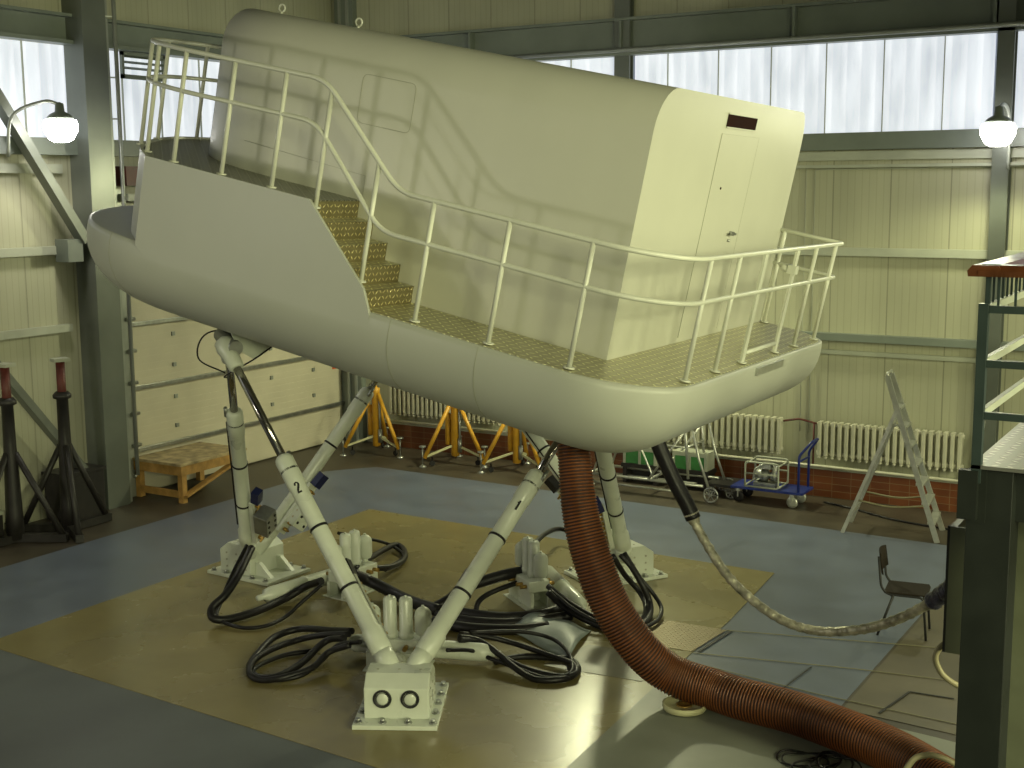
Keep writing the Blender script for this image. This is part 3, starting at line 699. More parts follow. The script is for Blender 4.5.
# floor feet ------------------------------------------------------
FEET = [((-6.04, 8.13), -62, 'nearest white bolted floor foot, two round pins facing the camera'), ((-10.5, 10.97), 177, 'left white bolted floor foot under the steep strut'), ((-6.13, 13.27), 58, 'far right white bolted floor foot behind the orange hose')]
foot_meshes = None
def foot(loc, rz, label):
    t = thing('strut_foot', label, 'floor foot', (loc[0], loc[1], 0.0), math.radians(rz))
    # x outward (outer edge of the plate at x=0)
    bp_ = MB().box(-0.96, 0, -0.35, 0.35, 0.012, 0.05).build('base_plate', M['white'], t, bevel=0.004)
    hs = MB().prism([(-0.62,0.05),(-0.14,0.05),(-0.14,0.31),(-0.27,0.40),(-0.50,0.40),(-0.62,0.32)], 0.54, 'y', -0.27).build('pin_housing', M['white'], t, bevel=0.008)
    for y in (-0.115, 0.115):
        MB().lathe((-0.142, y, 0.225), (1,0,0), [(0,0.078),(0.012,0.078),(0.013,0.062),(0.002,0.060)], 24).build('pin_ring', M['ink'], hs)
        MB().lathe((-0.16, y, 0.222), (1,0,0), [(0,0.048),(0.028,0.048),(0.032,0.044),(0.032,0.0)], 24).build('pin', M['white'], hs)
    for y in (-0.17, 0.17):
        MB().prism([(-0.96+0.1,0.05),(-0.62,0.05),(-0.62,0.20),(-0.68,0.20)], 0.05, 'y', y-0.025).build('gusset', M['white'], t)
    for i in range(5):
        for y in (-0.31, 0.31):
            x = -0.07-0.205*i
            MB().cyl((x,y,0.05),(x,y,0.058),0.034,12).cyl((x,y,0.058),(x,y,0.085),0.022,6).build('anchor_bolt', M['steel'], bp_)
    for y in (-0.105, 0.105): MB().cyl((-0.07,y,0.05),(-0.07,y,0.058),0.034,12).cyl((-0.07,y,0.058),(-0.07,y,0.085),0.022,6).build('anchor_bolt', M['steel'], bp_)
    mb = MB()
    for x in (-0.35, -0.52):
        for y in (-0.18, 0, 0.18): mb.cyl((x,y,0.395),(x,y,0.404),0.012,8)
    for y in (-0.275, 0.275):
        for z in (0.12, 0.2, 0.28):
            for x in (-0.25, -0.40, -0.55): mb.cyl((x,y-0.003,z),(x,y+0.003,z),0.012,8)
    mb.build('cap_screws', M['seam'], hs)
for loc, rz, lb in FEET: foot(loc, rz, lb)

# hydraulic manifolds with accumulators ----------------------------
def bottle(mb, x, y, z, r, h):
    pr = [(0, r*0.4), (0.01, r*0.8), (0.05, r)]
    for i in range(6):
        a = PI/2*i/5; pr.append((h-r+r*math.sin(a), max(r*math.cos(a), 0.012)))
    return mb.lathe((x,y,z), (0,0,1), pr, 20)
def manifold(pos, rot, label, t0, t1):
    a = math.radians(rot)
    t = thing('hydraulic_manifold', label, 'hydraulic unit', (pos[0], pos[1], 0), a)
    # x outward, y tangential
    MB().box(-0.18, 0.18, -0.30, 0.30, 0.0, 0.02).box(-0.12,-0.08,-0.28,0.28,0.02,0.18).box(0.08,0.12,-0.28,0.28,0.02,0.18).build('stand_frame', M['white'], t)
    MB().box(-0.13, 0.11, -0.27, 0.27, 0.18, 0.30).build('valve_body', M['white'], t, bevel=0.01)
    MB().lathe((0.0,0,0.10), (1,0,0), [(0.02,0.0),(0.02,0.1),(0.17,0.1),(0.19,0.08),(0.19,0)], 20).build('drain_pot', M['white'], t)
    for y in (-0.07, 0.08):
        MB().lathe((0.02, y, 0.30), (0,0,1), [(0,0.07),(0.05,0.07),(0.055,0.062),(0.36,0.062),(0.38,0.05),(0.38,0.0)], 20).cyl((0.02,y,0.68),(0.02,y,0.70),0.012,8).build('filter_housing', M['white'], t)
    for y in (-0.24, 0.24):
        bottle(MB(), 0.02, y, 0.33, 0.078, 0.27).cyl((0.02,y,0.28),(0.02,y,0.34),0.03,10).cyl((0.02,y,0.595),(0.02,y,0.615),0.014,8).build('accumulator', M['white'], t)
    iv = Matrix.Rotation(-a, 3, 'Z'); q0 = iv @ Vector((t0[0]-pos[0], t0[1]-pos[1], 0.13)); q1 = iv @ Vector((t1[0]-pos[0], t1[1]-pos[1], 0.13)); L_ = (q1-q0).length
    pr = [(0,0.0),(0.01,0.04),(0.05,0.075),(0.09,0.085),(L_*0.45,0.085),(L_*0.455,0.092),(L_*0.47,0.092),(L_*0.475,0.085),(L_-0.18,0.085),(L_-0.12,0.075),(L_-0.09,0.035),(L_,0.03),(L_,0)]
    MB().lathe(q0, q1-q0, pr, 22).build('reservoir_tube', M['white'], t)
    for y in (-0.2, -0.1, 0.1, 0.2):
        MB().cyl((0.10,y,0.24),(0.19,y,0.24),0.022,8).build('hose_fitting', M['brass'], t)
        MB().cyl((-0.12,y,0.24),(-0.2,y,0.24),0.022,8).build('hose_fitting', M['brass'], t)
manifold((-6.86, 9.33), -68, 'hydraulic unit of white bottles and filters just behind the nearest foot', (-7.46, 9.34), (-6.05, 9.80))
manifold((-8.62, 10.90), 176, 'hydraulic unit of white bottles behind the strut numbered 2', (-8.92, 11.10), (-9.12, 9.92))
manifold((-6.78, 11.60), 55, 'hydraulic unit of white bottles left of the orange hose', (-6.98, 12.30), (-5.98, 11.32))

# black hydraulic hoses ------------------------------------------
H = dict(
f1a=[(-7.41,9.34,.25),(-7.75,9.43,.17),(-8.16,9.47,.1),(-8.28,9.23,.07),(-8.15,8.83,.04),(-7.98,8.54,.04),(-7.78,8.4,.04),(-7.59,8.45,.06),(-7.57,8.77,.08),(-7.59,9.16,.17),(-7.35,9.15,.25)],
f1b=[(-7.38,9.26,.25),(-7.74,9.27,.17),(-7.98,9.18,.1),(-8.02,8.84,.1),(-7.95,8.55,.1),(-7.82,8.37,.07),(-7.68,8.37,.04),(-7.5,8.47,.07),(-7.38,8.71,.1),(-7.38,8.94,.17),(-7.19,9.03,.25)],
f1c=[(-7.77,9.17,.04),(-7.92,8.96,.04),(-7.95,8.68,.04),(-7.88,8.48,.04),(-7.62,8.41,.04),(-7.4,8.56,.07),(-7.41,8.86,.1),(-7.37,9.08,.2),(-7.07,9.03,.3)],
f1d=[(-6.48,9.78,.25),(-6.29,10.01,.18),(-6.03,10.13,.11),(-5.68,10.08,.09),(-5.44,10.04,.08),(-5.31,9.92,.07),(-5.31,9.79,.06),(-5.48,9.72,.06),(-5.73,9.71,.08),(-6.05,9.8,.11),(-6.3,9.85,.18),(-6.39,9.64,.25)],
f1e=[(-6.45,9.7,.25),(-6.28,9.82,.2),(-6.01,9.74,.14),(-5.8,9.65,.09),(-5.56,9.59,.05),(-5.36,9.69,.05),(-5.31,9.87,.04),(-5.36,10.04,.04),(-5.52,10.19,.04),(-5.71,10.14,.04),(-5.97,10.02,.04),(-6.1,9.79,.04)],
f1f=[(-6.41,9.85,.25),(-6.14,10.31,.17),(-5.89,10.47,.1),(-5.61,10.28,.09),(-5.39,9.99,.08),(-5.33,9.79,.07),(-5.49,9.66,.05),(-5.82,9.68,.08),(-6.11,9.72,.1),(-6.27,9.64,.17),(-6.34,9.36,.25)],
f2a=[(-9.35,10.11,.6),(-9.18,9.71,.43),(-9.17,9.5,.28),(-9.23,9.37,.17),(-9.17,9.31,.09),(-9.07,9.42,.06),(-8.97,9.72,.07),(-8.95,10.16,.09),(-8.82,10.34,.19),(-8.57,10.31,.3)],
f2b=[(-9.47,10.17,.6),(-9.43,9.88,.35),(-9.34,9.62,.16),(-9.17,9.38,.07),(-8.83,9.34,.04),(-8.64,9.49,.04),(-8.63,9.79,.05),(-8.6,10.0,.14),(-8.48,10.2,.3)],
f2c=[(-8.51,10.8,.3),(-8.98,11.79,.15),(-9.21,12.49,.07),(-9.02,12.42,.05),(-8.78,12.07,.05),(-8.65,11.62,.1),(-8.69,11.17,.2)],
f2d=[(-9.39,11.63,.4),(-9.39,12.13,.22),(-9.32,12.45,.09),(-9.06,12.36,.06),(-8.85,12.17,.05),(-8.72,11.63,.05)],
f2e=[(-8.44,10.67,.3),(-8.35,10.85,.19),(-8.03,10.82,.12),(-7.69,10.71,.1),(-7.27,10.61,.1)],
f3a=[(-5.86,11.74,.6),(-5.81,11.93,.35),(-5.68,12.02,.16),(-5.53,11.86,.07),(-5.41,11.52,.05),(-5.42,11.25,.06),(-5.73,11.21,.09),(-6.12,11.3,.17),(-6.41,11.34,.3)],
f3b=[(-5.81,11.81,.6),(-5.63,11.92,.35),(-5.48,11.97,.16),(-5.35,11.85,.07),(-5.27,11.52,.05),(-5.35,11.22,.06),(-5.62,11.1,.09),(-5.97,11.13,.17),(-6.32,11.23,.3)],
f3c=[(-6.31,11.16,.3),(-6.12,11.18,.16),(-5.84,11.2,.05),(-5.45,11.08,.05),(-5.34,11.44,.06),(-5.49,11.87,.09),(-5.59,11.87,.31),(-5.81,11.89,.6)],
f3d=[(-6.98,12.06,.34),(-7.16,12.4,.4),(-7.45,13.2,.3),(-7.58,13.72,.2),(-7.35,13.68,.2)],
c1=[(-7.41,10.63,.06),(-7.27,10.8,.17),(-7.28,11.04,.22),(-7.16,11.21,.26),(-6.98,11.5,.3),(-6.88,11.75,.28)],
c2=[(-7.39,10.79,.06),(-7.0,10.76,.06),(-6.59,10.88,.06),(-6.34,11.16,.06),(-6.29,11.42,.06)],
c3=[(-7.28,10.56,.06),(-6.88,10.57,.06),(-6.5,10.72,.06),(-6.21,11.03,.06),(-6.09,11.24,.06)],
c4=[(-7.2,10.39,.06),(-6.77,10.4,.06),(-6.36,10.59,.06),(-6.12,10.83,.06)],
c5=[(-7.0,10.86,.06),(-7.07,11.07,.12),(-7.01,11.33,.17),(-6.78,11.70,.24)])
HL = dict(f1a=('outer black hose of the loop left of the nearest foot', .033), f1b=('middle black hose of the loop left of the nearest foot', .03), f1c=('thin inner black hose of the loop left of the nearest foot', .022),
 f1d=('upper black hose of the loop right of the nearest foot', .026), f1e=('lower black hose of the loop right of the nearest foot', .030), f1f=('wide outer black hose of the loop right of the nearest foot', .020),
 f2a=('thick black hose drooping from the left foot to the bottles', .042), f2b=('thin black hose drooping lowest under the left foot', .02), f2c=('thick black hose loop behind the bottles of the left unit', .035),
 f2d=('thin black hose arching behind the bottles of the left unit', .02), f2e=('very thick padded black hose from the left unit to the centre', .065), f3a=('inner black hose looping right of the orange hose', .030),
 f3b=('outermost black hose looping right of the orange hose', .022), f3c=('black hose running under the orange hose to the far right foot', .034), f3d=('short black hose arching above the far unit of bottles', .03),
 c1=('thick black hose arching up at the centre behind strut 1', .06), c2=('rearmost black hose of the bundle at the centre', .055), c3=('middle black hose of the bundle at the centre', .055), c4=('front black hose of the bundle at the centre', .055), c5=('slim black hose rising beside the bundle at the centre', .028))
for k, pts in H.items():
    lb, r = HL[k]
    pts = [(x, y, max(z, r+0.012)) for x, y, z in pts]
    tag(MB().tube(spline(pts, 7), r, 10).build('hydraulic_hose', M['black'], loc=pts[0]), lb, 'hose')

# corrugated orange air hose --------------------------------------
OR = [(-5.33,9.87,2.55),(-5.28,9.79,2.3),(-5.21,9.71,1.97),(-5.12,9.64,1.6),(-4.97,9.6,1.19),(-4.79,9.62,.80),(-4.56,9.69,.47),(-4.32,9.80,.26),(-3.99,9.84,.19),(-3.69,9.79,.175),(-3.17,9.72,.175),(-2.62,9.53,.175),(-2.27,9.36,.175),(-1.92,9.11,.175),(-1.60,8.88,.175),(-1.28,8.72,.175)]
path = spline(OR, 14)
# resample evenly
def resample(p, step):
    out = [p[0]]; acc = 0
    for a, b_ in zip(p, p[1:]):
        seg = (b_-a).length; pos = 0
        while acc + (seg-pos) >= step:
            pos += step-acc; out.append(a + (b_-a)*(pos/seg)); acc = 0
        acc += seg-pos
    return out
PITCH = 0.028
cp_ = resample(path, PITCH/4)
def hr_(i): return 0.122 + 0.044*min(1.0, i/len(cp_)/0.22)
rad = [hr_(i) + 0.004*math.cos(2*PI*i/4) for i in range(len(cp_))]
oh = thing('corrugated_air_hose', 'thick rust orange corrugated air hose hanging from the capsule and lying across the floor', 'hose', (-5.33, 9.87, 0))
hb = MB(); hb.tube(cp_, 0.2, 28, rad); hb.build('hose_wall', M['hosefabric'], oh, loc=(-5.33, 9.87, 0))
wi = MB()
s0 = None
for i in range(0, len(cp_)-1, 4):
    t_ = (cp_[min(i+1, len(cp_)-1)]-cp_[max(i-1,0)]).normalized()
    s0 = frame_from(t_)[0] if s0 is None else (s0 - t_*s0.dot(t_)).normalized(); u0 = s0.cross(t_)
    n = 28
    rings = []
    for dz, rr_ in ((-0.007, 0.002), (-0.003, 0.0075), (0.003, 0.0075), (0.007, 0.002)):
        rings.append([cp_[i] + t_*dz + (s0*math.cos(2*PI*k/n)+u0*math.sin(2*PI*k/n))*(hr_(i)+rr_) for k in range(n)])
    wi.loft(rings, False, False)
wi.build('wire_ribs', M['hosewire'], oh, loc=(-5.33, 9.87, 0))
# wrapped cable
CB = [(-4.74,10.25,2.37),(-4.68,10.22,2.2),(-4.52,10.23,1.87),(-4.38,10.24,1.63),(-4.27,10.24,1.42),(-4.01,10.19,1.11),(-3.75,10.17,.91),(-3.46,10.17,.77),(-3.17,10.19,.73),(-2.81,10.11,.83),(-2.51,10.01,.99),(-2.25,9.88,1.19),(-2.05,9.72,1.39),(-1.9,9.53,1.59),(-1.73,9.35,1.76)]
cs = spline(CB, 12); n_ = len(cs)
cbt = thing('wrapped_cable', 'foil wrapped cable hanging in a long curve from the capsule to the cabinet', 'cable', CB[0])
def wob(i): return 0.040 + 0.003*math.sin(i*1.9) + 0.002*math.sin(i*3.7)
i1, i2 = int(n_*0.25), int(n_*0.80)
MB().tube(cs[:i1+1], 0.068, 12).build('black_sleeve', M['black'], cbt, loc=CB[0])
MB().tube(cs[i1-3:i2+1], 0.05, 12, [0.072 - 0.005*j if j < 6 else wob(j) for j in range(len(cs[i1-3:i2+1]))]).build('foil_wrap', M['foil'], cbt, loc=CB[0])
MB().tube(cs[i2:], 0.06, 12, [0.055+0.012*math.sin(j*1.7)*0.6+0.012 for j in range(len(cs[i2:]))]).build('blue_wrap', M['foilblue'], cbt, loc=CB[0])
q = cs[i2+14]
MB().tube([q, q+Vector((0.02,0,-0.12)), q+Vector((-0.03,0.0,-0.22))], 0.03, 8, [0.03,0.022,0.03]).build('loose_wrap_end', M['foilblue'], cbt, loc=CB[0])

# grey sheet under the hose bundle, disc, wire coil ----------------
sh = MB(); nx, ny = 14, 8; vs = []
A_, B_, C_, D_ = Vector((-6.45,10.62,0)), Vector((-5.55,10.2,0)), Vector((-5.75,11.05,0)), Vector((-6.3,11.25,0))
for j in range(ny):
    for i in range(nx):
        u_, v_ = i/(nx-1), j/(ny-1)
        p = (A_*(1-u_)+B_*u_)*(1-v_) + (D_*(1-u_)+C_*u_)*v_
        vs.append((p.x, p.y, 0.03 + 0.10*math.sin(PI*v_)*(1-u_*0.5) + 0.012*math.sin(7*u_+5*v_)))
sh.add(vs, [(j*nx+i, j*nx+i+1, (j+1)*nx+i+1, (j+1)*nx+i) for j in range(ny-1) for i in range(nx-1)], True)
so = sh.build('rubber_sheet', M['tarp']); so.modifiers.new('thick', 'SOLIDIFY').thickness = 0.008
tag(so, 'crumpled grey sheet on the floor beside the hose bundle', 'sheet')
dsc = thing('round_lid', 'round cream lid lying on the floor beside the orange hose', 'lid', (-4.17, 9.72, 0.015))
MB().lathe((0,0,0), (0,0,1), [(0,0.0),(0,0.175),(0.012,0.185),(0.05,0.185),(0.055,0.175),(0.05,0.165),(0.035,0.155),(0.03,0.0)], 32).build('lid_body', M['disc'], dsc)
MB().lathe((0,0,0.03), (0,0,1), [(0,0.0),(0,0.07),(0.012,0.065),(0.012,0.045),(0.004,0.04),(0.004,0)], 20).build('centre_ring', M['brass'], dsc)
co = MB()
for k in range(6):
    c = Vector((-2.98+0.06*k, 9.25+0.03*math.sin(k*2.1), 0.02+0.006*k)); rx, ry = 0.20+0.03*math.sin(k), 0.12+0.03*math.cos(k*1.3); ph = k*0.5
    co.tube([c + Vector((rx*math.cos(a)*math.cos(ph)-ry*math.sin(a)*math.sin(ph), rx*math.cos(a)*math.sin(ph)+ry*math.sin(a)*math.cos(ph), 0.01*math.sin(3*a))) for a in [2*PI*i/24 for i in range(25)]], 0.008, 6)
tag(co.build('wire_coil', M['black'], loc=(-2.9,9.3,0)), 'tangle of thin black wire on the floor below the orange hose', 'wire')

# ================================================================== yellow tripod jacks
def tripod_jack():
    t = thing('tripod_jack', '', 'jack', (0,0,0), 0, 'yellow tripod jacks')
    MB().lathe((0,0,0.12),(0,0,1),[(0,0.03),(0.02,0.066),(0.90,0.066),(0.93,0.07),(0.99,0.07),(1.0,0.03),(1.03,0.03),(1.03,0)],16).build('centre_column', M['yellow'], t)
    MB().lathe((-0.13,0.02,0.30),(0,0,1),[(0,0.03),(0.01,0.05),(0.5,0.05),(0.52,0.02)],14).bar((-0.13,0.02,0.75),(0,0,0.75),0.04,0.06).build('pump_cylinder', M['yellow'], t)
    MB().cyl((0.09,-0.02,0.2),(0.09,-0.02,0.98),0.02,8).cyl((0.09,-0.02,0.2),(0.09,-0.02,0.42),0.035,10).build('screw_shaft', M['steel'], t)
    for k in range(3):
        a = math.radians(-131+120*k); d_ = Vector((math.cos(a), math.sin(a), 0))
        lg = MB().cyl(d_*0.06+Vector((0,0,1.02)), d_*0.54+Vector((0,0,0.14)), 0.033, 10).build('leg', M['yellow'], t)
        MB().bar(d_*0.05+Vector((0,0,0.30)), d_*0.50+Vector((0,0,0.17)), 0.03, 0.03).build('brace', M['disc'], lg)
        MB().cyl(d_*0.57+Vector((0,0,0.03)), d_*0.57+Vector((0,0,0.34)), 0.012, 8).cyl(d_*0.57+Vector((0,0,0.32)), d_*0.57+Vector((0,0,0.345)), 0.055, 12).lathe(d_*0.57, (0,0,1), [(0,0.0),(0,0.06),(0.015,0.06),(0.04,0.02)], 14).build('levelling_foot', M['steel'], lg)
        s_ = Vector((-d_.y, d_.x, 0)); q = d_*0.42+Vector((0,0,0.055))+s_*0.03
        MB().cyl(q-s_*0.015, q+s_*0.015, 0.045, 12).bar(q, q+Vector((0,0,0.10)), 0.02, 0.02).build('castor', M['black'], lg)
    return t
def copy_tree(o, parent=None):
    c = o.copy(); COL.objects.link(c)
    if parent: c.parent = parent
    for ch in [x for x in o.children]: copy_tree(ch, c)
    return c
tj = tripod_jack()
tripods = [((-12.95, 17.12), 0.0, 'leftmost orange-yellow tripod jack, beside the gate end of the back wall'), ((-11.35, 17.08), 0.15, 'middle one of three orange-yellow tripod jacks by the back wall'), ((-10.2, 17.08), -0.1, 'rightmost orange-yellow tripod jack, partly behind the crossing struts')]
for i, (xy, rz, lb) in enumerate(tripods):
    o = tj if i == 0 else copy_tree(tj)
    o.location = (*xy, 0); o.rotation_euler.z = rz; o['label'] = lb

# ================================================================== dark heavy stands
def jack_stand():
    t = thing('jack_stand', '', 'stand', (0,0,0), 0, 'tall black support stands')
    MB().box(-0.10,0.10,-0.09,0.09,2.24,2.28).build('head_plate', M['girt'], t)
    MB().cyl((0,0,1.6),(0,0,2.24),0.056,16).build('inner_tube', M['redox'], t)
    MB().lathe((0,0,0.05),(0,0,1),[(0,0.11),(0.3,0.105),(1.2,0.078),(1.70,0.072),(1.72,0.115),(1.76,0.115),(1.80,0.08)],18).build('column', M['blackpaint'], t)
    for k in range(3):
        a = math.radians(20+120*k); d_ = Vector((math.cos(a), math.sin(a), 0))
        lg = MB().cyl(d_*0.06+Vector((0,0,1.15)), d_*0.62+Vector((0,0,0.06)), 0.040, 10).build('leg', M['blackpaint'], t)
        MB().bar(d_*0.0+Vector((0,0,0.06)), d_*0.66+Vector((0,0,0.06)), 0.10, 0.10).build('foot_beam', M['blackpaint'], lg)
    return t
js = jack_stand(); js.location = (-13.42, 11.12, 0); js.rotation_euler.z = 1.22; js['label'] = 'tall black tripod stand with dark red top tube, nearer the big column'
j2 = copy_tree(js); j2.location = (-13.62, 10.44, 0); j2.rotation_euler.z = 0.175; j2['label'] = 'tall black tripod stand with dark red top tube at the left edge'
cr = thing('black_crate', 'low black box on the floor behind the black stands', 'box', (-14.0, 11.75, 0))
MB().box(-0.22,0.22,-0.35,0.30,0,0.62).build('crate_body', M['blackpaint'], cr, bevel=0.01)
MB().box(-0.24,0.24,-0.37,0.32,0.62,0.66).build('lid', M['blackpaint'], cr)
cr = thing('black_crate', 'flat black case lying behind the leftmost black stand', 'box', (-14.0, 10.02, 0))
MB().box(-0.25,0.25,-0.40,0.35,0,0.36).build('crate_body', M['blackpaint'], cr, bevel=0.01)
MB().box(-0.26,0.26,-0.41,0.36,0.36,0.40).build('lid', M['girt'], cr)

# ================================================================== workbench
wb = thing('workbench', 'low rough pine workbench with a scuffed top in front of the gate', 'workbench', (-13.70, 13.60, 0))
MB().box(-0.48,0.48,-0.68,0.68,0.535,0.575).build('bench_top', M['benchtop'], wb, bevel=0.004)
for x in (-0.42, 0.42):
    for y in (-0.60, 0.60): MB().box(x-0.045,x+0.043,y-0.045,y+0.045,0,0.53).build('leg', M['bench'], wb)
MB().box(-0.475,0.475,-0.662,-0.63,0.40,0.535).box(-0.475,0.475,0.63,0.662,0.40,0.535).box(0.44,0.47,-0.66,0.66,0.40,0.535).box(-0.47,-0.44,-0.66,0.66,0.40,0.535).build('apron', M['bench'], wb)
MB().box(-0.42,0.42,-0.66,-0.63,0.08,0.18).build('stretcher', M['bench'], wb)
MB().bar((0.475,-0.62,0.10),(0.455,0.62,0.46),0.03,0.11,(1,0,0.01)).build('diagonal_brace', M['bench'], wb)

# ================================================================== radiators
def radiator(x0, x1, label, n):
    t = thing('radiator', label, 'radiator', (x0, YW-0.16, 0.58), 0, 'cast iron radiators')
    dx = (x1-x0)/n
    for k in range(n):
        x = dx*(k+0.5)
        mb = MB()
        mb.prism([(x-0.027,-0.05),(x-0.018,-0.07),(x+0.018,-0.07),(x+0.027,-0.05),(x+0.027,0.05),(x+0.018,0.07),(x-0.018,0.07),(x-0.027,0.05)], 0.48, 'z', 0.03)
        mb.lathe((x,0,0.0),(0,1,0),[(-0.06,0.0)]*1+[(-0.06,0.02),(0.06,0.02),(0.06,0.0)],10)
        mb.lathe((x,-0.0,0.03),(0,0,-1),[(0,0.03),(0.02,0.02),(0.03,0.0)],8)
        mb.build('radiator_section', M['radiator'], t)
    MB().cyl((0,0,0.47),(x1-x0,0,0.47),0.03,8).cyl((0,0,0.06),(x1-x0,0,0.06),0.03,8).build('header_pipe', M['radiator'], t)
radiator(-13.10, -10.86, 'radiator on the back wall behind the yellow tripod jacks', 24)
radiator(-8.72, -6.13, 'radiator on the back wall behind the aluminium trolley frame', 27)
radiator(-5.63, -3.62, 'radiator on the back wall behind the stepladder', 21)
tag(MB().tube(fillet([(-6.13,YW-0.16,1.05),(-5.9,YW-0.16,1.10),(-5.63,YW-0.16,1.05)],0.05), 0.015, 8).tube([(-5.68,YW-0.16,1.06),(-5.68,YW-0.16,0.47)],0.014,8).build('radiator_pipe', M['redox'], loc=(-5.9,YW-0.16,1.0)), 'short pipe joining the two right-hand radiators', 'pipe')

# ================================================================== trolley frame, green boxes
sc = thing('trolley_frame', 'aluminium tube trolley frame with spoked wheels under the capsule by the back wall', 'trolley', (-7.75, 16.95, 0))
mb = MB()
for y in (-0.3, 0.3):
    mb.tube([(-0.95,y,0.22),(0.85,y,0.22)],0.022,8).tube([(-0.95,y,0.10),(0.5,y,0.10)],0.018,8)
    mb.tube([(-0.95,y,0.05),(-0.70,y,0.75),(-0.2,y,0.75)],0.018,8)
mb.tube([(-0.95,-0.3,0.22),(-0.95,0.3,0.22)],0.02,8).tube([(0.0,-0.3,0.22),(0.0,0.3,0.22)],0.02,8)
mb.build('base_frame', M['alu'], sc)
mb = MB()
for y in (-0.3, 0.3): mb.tube([(0.95,y,0.15),(0.78,y,0.6),(0.62,y,1.25)],0.02,8).tube([(0.62,y,0.30),(0.55,y,1.25)],0.02,8)
for z in (0.75, 1.0, 1.2): mb.tube([(0.60,-0.3,z),(0.60,0.3,z)],0.016,8)
mb.tube([(-0.5,-0.3,0.75),(0.6,-0.3,0.75)],0.016,8)
mb.build('upright_frame', M['alu'], sc)
MB().tube([(0.0,-0.3,0.22),(0.58,-0.3,1.0)],0.016,8).tube([(-0.15,-0.3,0.75),(0.1,-0.3,0.22),(0.4,-0.3,0.6)],0.016,8).tube([(0.0,0.3,0.22),(0.58,0.3,1.0)],0.016,8).build('diagonal_brace', M['alu'], sc)
def wheel(parent, x, y, r, w_=0.03, name='wheel'):
    t = MB().tube([(x+r*0.88*math.cos(a), y, r+r*0.88*math.sin(a)) for a in [2*PI*i/24 for i in range(25)]], r*0.12, 8)
    for k in range(6):
        a = 2*PI*k/6; t.bar((x,y,r),(x+r*0.8*math.cos(a),y,r+r*0.8*math.sin(a)),0.012,0.012)
    t.cyl((x,y-w_*0.8,r),(x,y+w_*0.8,r),r*0.2,10)
    return t.build(name, M['steel'], parent)
wheel(sc, 0.98, -0.34, 0.115); wheel(sc, 0.98, 0.34, 0.115); wheel(sc, -0.9, -0.34, 0.06); wheel(sc, -0.9, 0.34, 0.06)
for k, (x, lb) in enumerate(((-8.15, 'green and white box on a dark shelf, left of the pair under the trolley frame'), (-7.35, 'green and white box on a dark shelf, right of the pair under the trolley frame'))):
    t = thing('battery_box', lb, 'box', (x, 17.35, 0), 0, 'green boxes by the back wall')
    MB().box(-0.26,0.26,-0.14,0.14,0.30,0.50).build('box_body', M['greenbox'], t, bevel=0.01)
    MB().box(-0.27,0.27,-0.15,0.15,0.50,0.56).box(-0.27,-0.23,-0.15,0.15,0.30,0.5).box(0.23,0.27,-0.15,0.15,0.3,0.5).box(-0.02,0.02,-0.15,0.15,0.3,0.5).build('box_lid', M['girt'], t)
    MB().box(-0.3,0.3,-0.16,0.16,0.24,0.30).box(-0.28,-0.22,-0.14,0.14,0,0.24).box(0.22,0.28,-0.14,0.14,0,0.24).box(-0.22,0.22,0.0,0.14,0,0.24).build('shelf', M['blackpaint'], t)
cx = thing('low_dolly', 'low dark dolly with wheels between the trolley frame and the blue cart', 'dolly', (-6.78, 17.2, 0))
MB().box(-0.22,0.22,-0.25,0.25,0.16,0.20).build('platform', M['blackpaint'], cx)
for x in (-0.15, 0.15):
    for y in (-0.2, 0.2): wheel(cx, x, y, 0.075)

# ================================================================== blue platform cart + framed pump
ct = thing('platform_cart', 'blue platform cart with a tall push handle by the tiled plinth', 'cart', (-6.05, 17.08, 0))
MB().box(-0.52,0.52,-0.24,0.24,0.20,0.235).build('platform', M['blue'], ct, bevel=0.005)
MB().tube(fillet([(0.45,-0.21,0.235),(0.45,-0.21,0.74),(0.60,-0.14,0.94),(0.60,0.14,0.94),(0.45,0.21,0.74),(0.45,0.21,0.235)],0.05), 0.018, 10).tube([(0.45,-0.21,0.66),(0.45,0.21,0.66)],0.015,8).build('push_handle', M['blue'], ct)
for x in (-0.42, 0.36):
    for y in (-0.18, 0.18):
        wh = MB().lathe((x, y-0.02, 0.08), (0,1,0), [(0,0.03),(0,0.075),(0.008,0.08),(0.032,0.08),(0.04,0.075),(0.04,0.03),(0.03,0.0)], 18).build('wheel', M['alu'] if x > 0 else M['black'], ct)
        MB().box(x-0.03,x+0.03,y-0.035,y+0.035,0.16,0.20).bar((x,y-0.03,0.08),(x,y-0.03,0.18),0.01,0.04).bar((x,y+0.03,0.08),(x,y+0.03,0.18),0.01,0.04).build('wheel_fork', M['alu'], wh)
pm = thing('framed_pump', 'small motor pump in a white tube cage standing on the blue cart', 'pump', (-6.12, 17.05, 0.237))
mb = MB()
for y in (-0.2, 0.2): mb.tube(fillet([(-0.24,y,0.015),(-0.24,y,0.36),(0.24,y,0.36),(0.24,y,0.015),(-0.24,y,0.015)],0.05),0.014,8).tube([(-0.24,y,0.2),(0.24,y,0.2)],0.011,8)
for x, z in ((-0.24,0.33),(0.24,0.33),(-0.24,0.03),(0.24,0.03)): mb.tube([(x,-0.2,z),(x,0.2,z)],0.012,8)
mb.build('tube_cage', M['girt'], pm)
MB().lathe((-0.15,0,0.15),(1,0,0),[(0,0.05),(0.02,0.09),(0.16,0.09),(0.18,0.05),(0.22,0.05),(0.23,0.08),(0.30,0.08),(0.30,0)],16).box(-0.16,0.16,-0.1,0.1,0.01,0.06).build('motor', M['steel'], pm)
